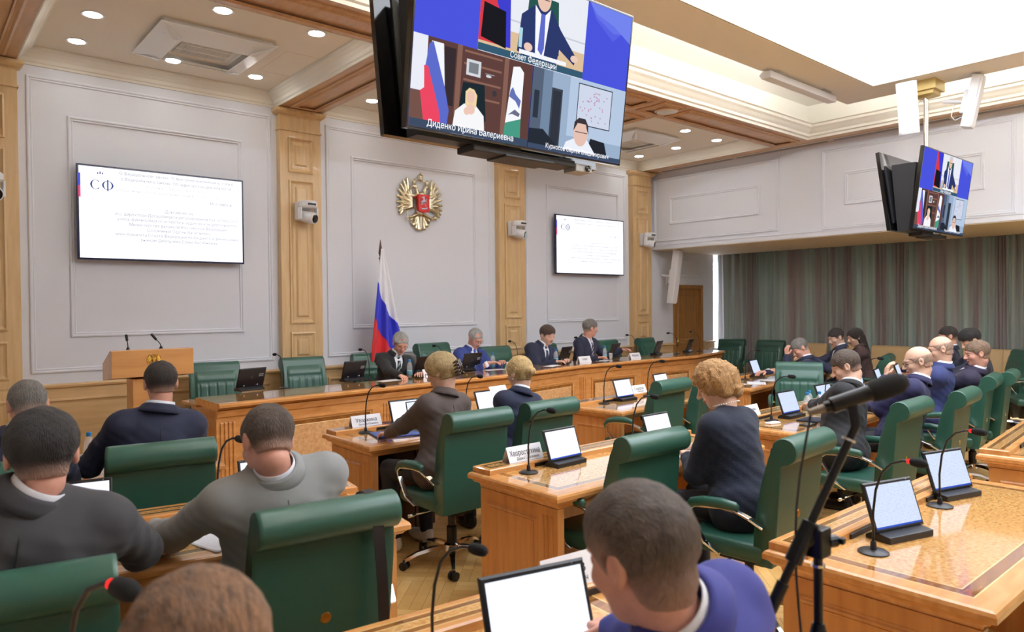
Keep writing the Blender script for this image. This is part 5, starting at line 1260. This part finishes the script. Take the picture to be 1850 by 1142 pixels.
    mi = np.zeros(len(F), int); mi[(hy > .085) & (ah < .023) & (hz < -.048) & (hz > -.066)] = 1
    mi[(hy > .070) & (np.abs(ah-.032) < .019) & (np.abs(hz-.033-(.012-ah*.2)*.6) < .0045)] = 3; mi[(hy > .066) & (np.abs(ah-.032) < .014) & (np.abs(hz-.004) < .0028)] = 2
    push(V, F, mi)
    V, F = surface_nets(lambda X, Y, Z: smin(smin(torso(X, Y, Z, 0), arms(X, Y, Z, 0, .06), .03), legs(X, Y, Z, -.004), .03), np.array([-.52, -.30, .06]), np.array([.52, .72, max(N0[2], SH[0][2])+.10]), .016)
    push(V, F, np.zeros(len(F), int))
    for i, s in enumerate((-1, 1)):
        fd = (WR[i]-EL[i]); fd = fd/np.linalg.norm(fd); pl = np.array([0, .1, -1.])
        if hands[i] is not None and len(hands[i]) == 3: pass
        if extra and extra.get('hand%d' % i): fd = np.array(extra['hand%d' % i][0], float); pl = np.array(extra['hand%d' % i][1], float); fd /= np.linalg.norm(fd)
        elif abs(fd[2]) > .25: fd = fd*np.array([1, 1, .35]); fd /= np.linalg.norm(fd)
        HF = hand_field(WR[i], fd, pl, handcurl, s)+[(EL[i]+(WR[i]-EL[i])*.8, WR[i], .028*w, .022), (WR[i], WR[i]+fd*.02, .022, .018)]
        pts = np.array([p for c_ in HF for p in c_[:2]])
        V, F = surface_nets(lambda X, Y, Z: (lambda ds: smin(ds[-2], smin(ds[-1], np.minimum.reduce(ds[:-2]), .008), .012))([cone(X, Y, Z, *c_) for c_ in HF]), pts.min(0)-.032, pts.max(0)+.032, .0042)
        push(V, F, np.zeros(len(F), int))
    body = np_mesh('body', np.concatenate(Vs), np.concatenate(Fs), [skinm or SK1, LIP, EYEL, hairm or EYEL], t, np.concatenate(Ms))
    # --- clothing
    top = max(N0[2], SH[0][2], nb[2])+.06
    lo = np.minimum.reduce([SH[0], SH[1], EL[0], EL[1], WR[0], WR[1], hip-.2])-.09; hi = np.maximum.reduce([SH[0], SH[1], EL[0], EL[1], WR[0], WR[1], hip+.2])+.09; hi[2] = max(hi[2], N0[2]+.12); lo[2] = min(lo[2], seat-.02)
    zb = .24; zn = .50
    wv = lambda z: .052*np.clip((z-zb)/(zn-zb), 0, 1.3)
    nk = nb-N0; nk = nk/np.linalg.norm(nk)
    seed = abs(hash(name_label)) % 7 if False else len(name_label) % 7
    def jk(X, Y, Z):
        g = .017; d = smin(torso(X, Y, Z, g), arms(X, Y, Z, g*.85, .07), .055)
        x, y, z = TL(X, Y, Z)
        d = smin(d, cone(X, Y, Z, TP(-.1*w, 0, .01), TP(.1*w, 0, .01), .145*w), .05)
        if vneck:
            ax = np.abs(x); lap = np.clip(1-np.abs(ax-wv(z)-.026)/.022, 0, 1)*(z > zb)*(y > .02); d = d-.006*lap
        fold = np.sin(z*46+x*14+seed)*.5+np.sin(z*27-x*31+y*22+seed*2)*.5
        fz = np.clip((.46-z)/.06, 0, 1); d = d-fz*(.0042*fold+.0030*np.sin(X*60+Z*70)*np.sin(Y*55-Z*40))
        d = np.abs(d+.004)-.004 if False else d
        if vneck: d = smax(d, -np.maximum(np.maximum(np.abs(x)-wv(z), -(y-.0)), zb-z), .004)
        elif shirt is None: d = smax(d, -np.maximum(ell(x, y, z, (0, .085, .56), (.062, .09, .085)), -(z-.40)), .006)
        return d
    V, F = surface_nets(jk, lo, hi, .0105 if fine > .004 else .008); jo = np_mesh('jacket', V, F, jacket, t)
    if collar:
        pts = []
        for k in range(26):
            z = .445-.36*k/25; best = None
            for q_ in range(90):
                y = -.05-q_*.0025; p = TP(0, y, z)
                if float(jk(np.array([p[0]]), np.array([p[1]]), np.array([p[2]]))[0]) > 0: best = TP(0, y-.0004, z); break
            if best is not None: pts.append(best)
        if len(pts) > 4: MB().tube(pts, .0016, 5).build('back_seam', BLACKP if jacket is not GREY else mat('seam_grey', (84, 86, 86), .8), jo, smooth=True)
    if shirt is not None:
        def sh(X, Y, Z):
            x, y, z = TL(X, Y, Z); d = smax(torso(X, Y, Z, .008), -(z-.12), .01)
            return d
        V, F = surface_nets(sh, lo, hi, .008 if fine > .004 else .006); np_mesh('shirt', V, F, shirt, t)
        for i in (0, 1):
            e = EL[i]-WR[i]; e = e/np.linalg.norm(e); MB().tube([WR[i]+e*.045, WR[i]+e*.03, WR[i]+e*.008, WR[i]+e*.006], [.037*wa, .036*wa, .0335*wa, .028*wa], 18).build('shirt_cuff', shirt, t, smooth=True)
    # collar bands around the neck
    rn = .058*min(w, 1.1)+neckless+.005; ey_ = np.cross(nk, np.array([1., 0, 0])); ey_ /= np.linalg.norm(ey_); ex_ = np.cross(ey_, nk)
    def NP(phi, r_, h_): return N0+nk*h_+(-ey_*math.cos(phi)*.98+ex_*math.sin(phi))*r_     # phi = 0 at the back
    if ey_[1] < 0: ey_ = -ey_; ex_ = -ex_
    def band(nm, rows, m_, amax, drop, thick):
        mb = MB(); n = 30; vs = []
        for (dr, h_) in rows:
            for k in range(n+1):
                p = math.radians(-amax+2*amax*k/n); q_ = abs(p)/math.radians(180)
                vs.append(tuple(NP(p, rn+dr*(1+.10*abs(math.sin(p))), h_-drop*q_*q_)))
        mb.add(vs, [(j*(n+1)+i, j*(n+1)+i+1, (j+1)*(n+1)+i+1, (j+1)*(n+1)+i) for j in range(len(rows)-1) for i in range(n)])
        o = mb.build(nm, m_, t, smooth=True); s__ = o.modifiers.new('s', 'SOLIDIFY'); s__.thickness = thick; s__.offset = 1; return o
    if shirt is not None: band('shirt_collar', [(.006, .02), (.004, .045), (.0, .078)], shirt, 168, .040, .003)
    if collar: band('jacket_collar', [(.007, .050), (.011, .061), (.017, .054), (.029, .036), (.040, .018)], jacket, 150 if shirt is not None else 140, .050, .004)
    if tie is not None:
        MB().tube([NP(math.pi, rn+.010, .012), NP(math.pi, rn+.013, -.006), NP(math.pi, rn+.014, -.026)], [.014, .016, .010], 8).build('tie_knot', tie, t, smooth=True)
        m = MB(); vs = []; n = 14
        for k in range(n+1):
            z = .475-.30*k/n; wd = (.020 if k < 1 else .016+.018*min(1, k/9)); 
            # find the surface of the shirt along the torso front
            y = .05
            for _ in range(30):
                p = TP(0, y, z); dd = float(torso(np.array([p[0]]), np.array([p[1]]), np.array([p[2]]), .008)[0])
                if dd > 0: break
                y += .006
            for s_ in (-1, 1): vs.append(TP(s_*wd, y+.004, z))
        m.add(vs, [(2*i, 2*i+1, 2*i+3, 2*i+2) for i in range(n)]); to = m.build('tie', tie, t, smooth=True); s_ = to.modifiers.new('s', 'SOLIDIFY'); s_.thickness = .006; s_.offset = 0
    V, F = surface_nets(lambda X, Y, Z: legs(X, Y, Z, .012), np.array([-.36, -.25, .05]), np.array([.36, .62, seat+.27]), .016); np_mesh('trousers', V, F, lower, t)
    for i, s in enumerate((-1, 1)):
        V, F = surface_nets(lambda X, Y, Z: smax(smin(ell(X, Y, Z, (AN[i][0], .49, .035), (.048, .135, .045)), ell(X, Y, Z, (AN[i][0], .41, .06), (.042, .05, .06)), .02), -(Z-.002), .004), (AN[i][0]-.07, .30, -.01), (AN[i][0]+.07, .65, .13), .011); np_mesh('shoe', V, F, (extra or {}).get('shoe', SHOE), t)
    # --- hair
    if hair is not None:
        def hf(X, Y, Z): x, y, z = HL(X, Y, Z); return hair_sdf(x, y, z, hair, fwide)*hs
        ex = [HP(p) for c_ in hair.get('extra', []) for p in c_[:2]]; rr = .15*hs; lo_ = H-rr; hi_ = H+rr
        for p in ex: lo_ = np.minimum(lo_, p-.09); hi_ = np.maximum(hi_, p+.09)
        V, F = surface_nets(hf, lo_, hi_, min(fine, .0055)); ho = np_mesh('hair', V, F, hairm, t)
        hx, hy, hz = HL(V[:, 0], V[:, 1], V[:, 2]); lw = hair.get('low', -.055); f0 = hair.get('fade', .05)
        zl = lw + (-.014-lw)*np.clip((hy+.04)/.036, 0, 1) if not hair.get('cover') else lw+0*hz
        den = np.clip((hz-zl)/f0, 0, 1)**.6*.85+.15 if not (hair.get('cover') or hair.get('extra')) else np.ones(len(V))
        if hair.get('bald'): den = den*.75*np.clip((hair['bald']+.01-hz)/.03, 0, 1)
        at = ho.data.attributes.new('hair_amount', 'FLOAT', 'POINT'); at.data.foreach_set('value', den.astype(np.float32))
    if glasses is not None:
        m = MB(); 
        for s in (-1, 1):
            m.tube([HP((s*.033+.0235*math.cos(u), .103-.006*abs(math.cos(u))*(1 if math.cos(u)*s > 0 else 0), .004+.017*math.sin(u))) for u in [k*math.pi/9 for k in range(19)]], .0016, 6, cap=False)
            m.tube([HP((s*.056, .098, .010)), HP((s*.079*fwide, .04, .012)), HP((s*.084*fwide, -.012, .014)), HP((s*.083*fwide, -.03, -.004))], .0016, 6)
        m.tube([HP((-.010, .106, .008)), HP((.010, .106, .008))], .0014, 6); m.build('glasses', glasses, t, smooth=True)
    t['_info'] = 0; del t['_info']
    return t, dict(HP=HP, TP=TP, N0=N0, WR=WR, EL=EL, H=H)
BLK = mat('frame_black', (24, 24, 26), .3); MET = mat('frame_metal', (110, 108, 106), .25, .9)
NAVY = cloth('suit_navy', (30, 36, 62)); BLUE = cloth('suit_blue', (46, 62, 128)); BLACK = cloth('suit_black', (24, 25, 29)); CHAR = cloth('suit_charcoal', (58, 58, 62)); GREY = cloth('suit_grey', (140, 142, 142), .12)
BRIGHT = cloth('suit_bright_blue', (48, 52, 132)); PURP = cloth('suit_indigo', (34, 34, 76)); MIDB = cloth('suit_mid_blue', (46, 57, 108)); PLUM = cloth('suit_plum', (44, 38, 62)); BROWN = cloth('blazer_brown', (84, 72, 68)); KNIT = mat('knit_navy', (18, 27, 48), .9, bump=.5, bscale=220, sheen=.1)
H_GREY = hair_mat('hair_grey', (168, 168, 166)); H_GREY2 = hair_mat('hair_grey_brown', (120, 116, 112)); H_BRN = hair_mat('hair_brown', (74, 56, 46)); H_DK = hair_mat('hair_dark', (44, 36, 34)); H_BLK = hair_mat('hair_black', (30, 27, 28))
H_BLO = hair_mat('hair_blonde', (186, 160, 112), .3); H_BLO2 = hair_mat('hair_golden', (204, 172, 116), .3); H_CUR = hair_mat('hair_copper_blonde', (184, 140, 88), .35); H_MID = hair_mat('hair_ash_brown', (82, 68, 58)); H_AUB = hair_mat('hair_chestnut', (126, 90, 60), .5); H_FADE = hair_mat('hair_stubble', (150, 132, 116)); H_LT = hair_mat('hair_light_brown', (128, 104, 84))
def tiem(n, a, b):
    m = bpy.data.materials.new(n); t = nt(m); bs = t.nodes['Principled BSDF']; tc = t.nodes.new('ShaderNodeTexCoord'); w = t.nodes.new('ShaderNodeTexWave'); w.inputs['Scale'].default_value = 11; w.bands_direction = 'DIAGONAL'
    t.links.new(tc.outputs['Object'], w.inputs['Vector']); r = t.nodes.new('ShaderNodeValToRGB'); r.color_ramp.interpolation = 'CONSTANT'; r.color_ramp.elements[0].color = lin(a)+(1,); r.color_ramp.elements[1].color = lin(b)+(1,); r.color_ramp.elements[1].position = .72
    t.links.new(w.outputs[0], r.inputs[0]); t.links.new(r.outputs[0], bs.inputs[0]); bs.inputs['Roughness'].default_value = .5; return m
SHORT = dict(t=.012, low=-.05)
TOP_ = .945
# presidium
P = person('grey-haired man in black-rimmed glasses and black suit in front of the flag', (1.97, -.78), 172, (2.03, -1.02, 1.285), 28, -8, 0, [(2.02, -1.42, .965), (1.76, -1.44, .965)], SK2, dict(t=.013, low=-.04, curl=.0025, freq=150, recede=1), H_GREY, BLACK, tie=tiem('tie_green_stripe', (24, 30, 34), (120, 140, 130)), glasses=BLK, base=.10, build=1.05)
person('grey-haired man in thin glasses and blue suit seated under the crest', (3.06, -.78), 178, (3.12, -1.0, 1.30), 30, 0, 0, [(3.30, -1.26, 1.01), (3.12, -1.26, 1.01)], SK2, dict(t=.008, low=-.04, recede=1), H_GREY, BLUE, tie=tiem('tie_blue', (66, 84, 170), (90, 108, 190)), glasses=MET, base=.10, build=1.05)
person('round-faced brown-haired man in a navy suit at the presidium table', (4.22, -.78), 176, (4.33, -1.02, 1.30), 18, 6, 4, [(4.42, -1.28, .965), (4.20, -1.30, .965)], SK1, dict(t=.015, low=-.045, top=.008), H_BRN, NAVY, tie=mat('tie_navy', (36, 44, 76), .5), base=.10, build=1.2, fwide=1.1, hs=1.03)
person('rightmost man at the presidium table, head turned right, arm reaching to a tablet', (5.15, -.78), 186, (5.21, -.98, 1.365), 8, 62, 0, [(5.74, -1.10, 1.04), (5.02, -1.30, .97)], SK2, dict(t=.017, low=-.05, top=.006), H_GREY2, NAVY, tie=tiem('tie_stripe', (38, 36, 52), (180, 172, 190)), base=.10, build=1.05)
# middle
p, I = person('blonde woman in a brown blazer with a dark claw clip, working at a laptop', (.47, -4.12), 4, (.50, -4.02, 1.25), 16, 22, 0, [(.33, -3.60, .80), (.80, -3.66, .82)], SK3, dict(t=.020, low=-.052, top=.010, taper=.03, cover=True, extra=[((-.01, -.10, .02), (.0, -.118, -.02), .040, .034), ((0, -.08, .07), (0, -.11, .03), .045, .035), ((.0, -.10, .05), (0, -.14, .045), .02, .012)], fr=-.006), H_BLO, BROWN, shirt=None, glasses=MET, build=.92, vneck=False, elbow=[(-.8, -.3, -.8), None], extra={'shoe': mat('shoe_white', (226, 220, 214), .6)})
m = MB(); 
for s in (-1, 1):
    for k in range(5): m.tube([I['HP']((s*.012, -.150, .055-k*.022)), I['HP']((s*.032, -.148, .045-k*.022)), I['HP']((s*.040, -.120, .038-k*.022))], [.007, .008, .004], 8)
    m.tube([I['HP']((s*.012, -.148, .055)), I['HP']((s*.012, -.154, .0)), I['HP']((s*.010, -.142, -.045))], .008, 8)
m.build('hair_clip', mat('clip_brown', (52, 34, 28), .2, coat=.6), p, smooth=True)
wr = I['WR'][0]; e = I['EL'][0]-wr; e = e/np.linalg.norm(e); m = MB(); m.tube([wr+e*.0, wr+e*.03], .031, 16); m.build('watch_band', mat('watch_band', (206, 200, 188), .5), p, smooth=True)
m = MB(); c_ = wr+e*.015+np.array([0, 0, .030]); m.lathe([(0, 0), (.019, 0), (.02, .006), (.015, .009), (0, .009)], tuple(c_), 20); m.build('watch_face', mat('watch_face', (60, 62, 66), .2, .5), p)
p, I = person('blonde woman with a low bun in a navy jacket, holding a sheet of paper', (1.12, -4.08), -4, (1.22, -4.0, 1.195), 12, 8, 0, [(1.38, -3.62, .92), (1.62, -3.55, .88)], SK3, dict(t=.011, low=-.058, taper=.02, cover=True, extra=[((0, -.118, .0), (0, -.132, -.004), .036, .031), ((0, -.085, -.035), (0, -.10, -.015), .028, .03)], fr=-.004), H_BLO2, NAVY, shirt=SHIRT, build=.88, vneck=False)
c_ = I['HP']((-.082, -.006, -.036)); MB().lathe([(0, -.006), (.006, 0), (0, .006)], tuple(c_), 10).build('earring', mat('pearl', (240, 236, 226), .2, coat=.5), p, smooth=True)
p, I = person('curly copper-blonde woman in a navy knitted jacket with pearl necklace reading papers', (1.22, -5.94), 2, (1.215, -5.70, 1.235), 24, 30, 0, [(1.22, -5.50, .80), (1.58, -5.34, .80)], SK3, dict(t=.022, low=-.085, top=.010, curl=.0085, freq=125, taper=-.02, cover=True, fr=-.010, extra=[((.062, -.03, .03), (.060, -.04, -.045), .045, .034), ((-.062, -.03, .03), (-.060, -.04, -.045), .045, .034), ((0, -.085, .03), (0, -.085, -.065), .060, .040), ((-.03, 0, .10), (.03, -.03, .10), .045, .045), ((.04, -.09, -.05), (.045, -.125, -.055), .022, .014), ((-.05, -.085, -.06), (-.06, -.11, -.05), .02, .014)]), H_CUR, KNIT, shirt=None, build=1.06, vneck=False, hs=1.02, collar=False)
m = MB(); nk0 = I['N0']
for k in range(34):
    u = 2*math.pi*k/34; c_ = nk0+np.array([.071*math.cos(u), .071*math.sin(u)+.004, .052-.022*math.sin(u)]); m.lathe([(0, -.0045), (.0035, -.003), (.0048, 0), (.0035, .003), (0, .0045)], tuple(c_), 8)
m.build('pearl_necklace', MATS['pearl'], p, smooth=True)
# left group
person('man in a dark navy suit seen from behind, in front of the lectern', (-1.28, -3.86), -6, (-1.205, -3.76, 1.285), 6, 0, 0, [(-1.55, -3.35, .80), (-.95, -3.33, .80)], SK2, dict(t=.009, low=-.045), H_DK, NAVY, build=1.12)
person('man with short greyish hair at the left photo edge, mostly hidden', (-1.98, -3.92), -6, (-1.83, -3.86, 1.235), 20, 10, 0, [(-2.2, -3.4, .80), (-1.65, -3.40, .80)], SK2, dict(t=.006, low=-.05, recede=1), H_GREY2, NAVY, build=1.1)
person('broad man with thick black hair in a charcoal suit, seen from behind at left', (-2.10, -5.55), -12, (-1.985, -5.55, 1.272), 8, 5, 0, [(-2.25, -5.05, .80), (-1.60, -5.10, .81)], SK2, dict(t=.017, low=-.055), H_BLK, CHAR, build=1.3, hs=1.06, fine=.0055, nl=.088)
person('man in a light grey suit seen from behind, leaning over the left desk', (-1.16, -5.36), -4, (-1.265, -5.42, 1.20), 26, 8, 6, [(-1.52, -4.86, .80), (-.90, -4.80, .80)], SK2, dict(t=.010, low=-.05), H_MID, GREY, build=1.25, hs=1.08, fine=.0055, nl=.085)
# foreground
person('person with chestnut hair pulled back at the very bottom of the photo', (-2.06, -7.35), -10, (-2.0, -7.03, 1.205), 22, 0, 0, [(-2.3, -6.75, .80), (-1.8, -6.72, .80)], SK1, dict(t=.018, low=-.06, cover=True, extra=[((0, -.11, -.01), (0, -.14, -.10), .028, .02)]), H_AUB, BLACK, build=.95, fine=.004, hs=1.04)
person('man in a bright blue suit in the foreground, beside the largest tablet', (-1.06, -7.36), 6, (-1.28, -7.195, 1.240), 14, -6, -4, [(-1.45, -6.72, .80), (-.85, -6.70, .80)], SK2, dict(t=.012, low=-.082, top=.008, fade=.10), H_MID, BRIGHT, build=1.1, fine=.0036, hs=1.02, nl=.105)
# right group
p, I = person('man in a black suit bent over a tablet behind the stand microphone', (2.95, -5.68), 10, (3.10, -5.58, 1.215), 26, 14, 0, [(3.28, -5.18, .86), (3.58, -5.22, .84)], SK3, dict(t=.011, low=-.05), H_MID, BLACK, build=1.08)
person('bald man with glasses in a dark indigo suit with a hand to his face', (3.78, -5.74), 12, (3.87, -5.80, 1.22), 16, 18, 0, [(3.76, -5.60, 1.09), (3.95, -5.25, .82)], SK3, dict(low=-.05, bald=.052), H_FADE, PURP, glasses=BLK, build=1.1, fwide=1.0, extra={'hand0': ((.25, -.1, 1), (.5, -1, 0))}, elbow=[(0, .6, -1), None])
person('balding man with glasses in a mid blue suit at right', (5.10, -5.52), 12, (5.04, -5.57, 1.255), 14, 18, 0, [(4.95, -5.0, .82), (5.35, -5.0, .82)], SK3, dict(low=-.06, bald=.060), H_FADE, MIDB, glasses=BLK, build=1.12)
person('man with light brown hair in a plum-dark suit, right of the balding men', (5.62, -5.55), 12, (5.55, -5.72, 1.195), 10, 22, 0, [(5.5, -5.0, .82), (5.95, -5.0, .82)], SK2, dict(t=.013, low=-.05), H_LT, PLUM, build=1.05)
person('dark-haired person bending forward in a black jacket at far right near the curtain', (7.0, -5.40), 14, (6.78, -5.30, 1.262), 30, 25, 0, [(6.6, -4.8, .82), (6.95, -4.8, .82)], SK3, dict(t=.020, low=-.05, top=.012), H_BLK, cloth('jacket_black_blue', (30, 36, 56)), build=1.08)
person('dark-haired man mostly hidden between the balding men, far right', (7.75, -4.80), 14, (7.69, -4.77, 1.26), 10, 20, 0, [(7.4, -4.3, .82), (7.8, -4.3, .82)], SK2, dict(t=.012, low=-.05), H_DK, NAVY, build=1.0)
person('grey-haired man in a dark suit leaning his face on his hand near the curtain', (6.38, -3.75), 30, (6.25, -3.58, 1.13), 34, 24, 8, [(6.12, -3.48, 1.04), (5.95, -3.20, .82)], SK2, dict(t=.013, low=-.05), H_GREY2, NAVY, build=1.05, extra={'hand0': ((.2, .1, 1), (.6, -.8, 0))}, elbow=[(-.3, .5, -1), None])
person('dark-haired man in a navy suit reading a white paper near the curtain', (7.35, -3.72), 34, (7.22, -3.58, 1.232), 22, 24, 0, [(6.85, -3.42, .98), (7.0, -3.25, .96)], SK3, dict(t=.010, low=-.05), H_DK, NAVY, build=1.0)
person('woman with long dark hair seen from the side near the curtain', (7.95, -3.72), 34, (7.86, -3.55, 1.21), 16, 20, 0, [(7.5, -3.3, .84), (7.7, -3.2, .84)], SK3, dict(t=.017, low=-.09, cover=True, extra=[((0, -.07, -.02), (.0, -.10, -.26), .07, .05), ((.05, -.03, -.02), (.055, -.06, -.22), .04, .03), ((-.05, -.03, -.02), (-.055, -.06, -.22), .04, .03)]), H_DK, cloth('top_brown', (70, 50, 50)), shirt=None, build=.88, vneck=False)
paper(6.88, -3.33, .93, .21, .29, 40, 'white paper held up by the dark-haired man near the curtain', 68)
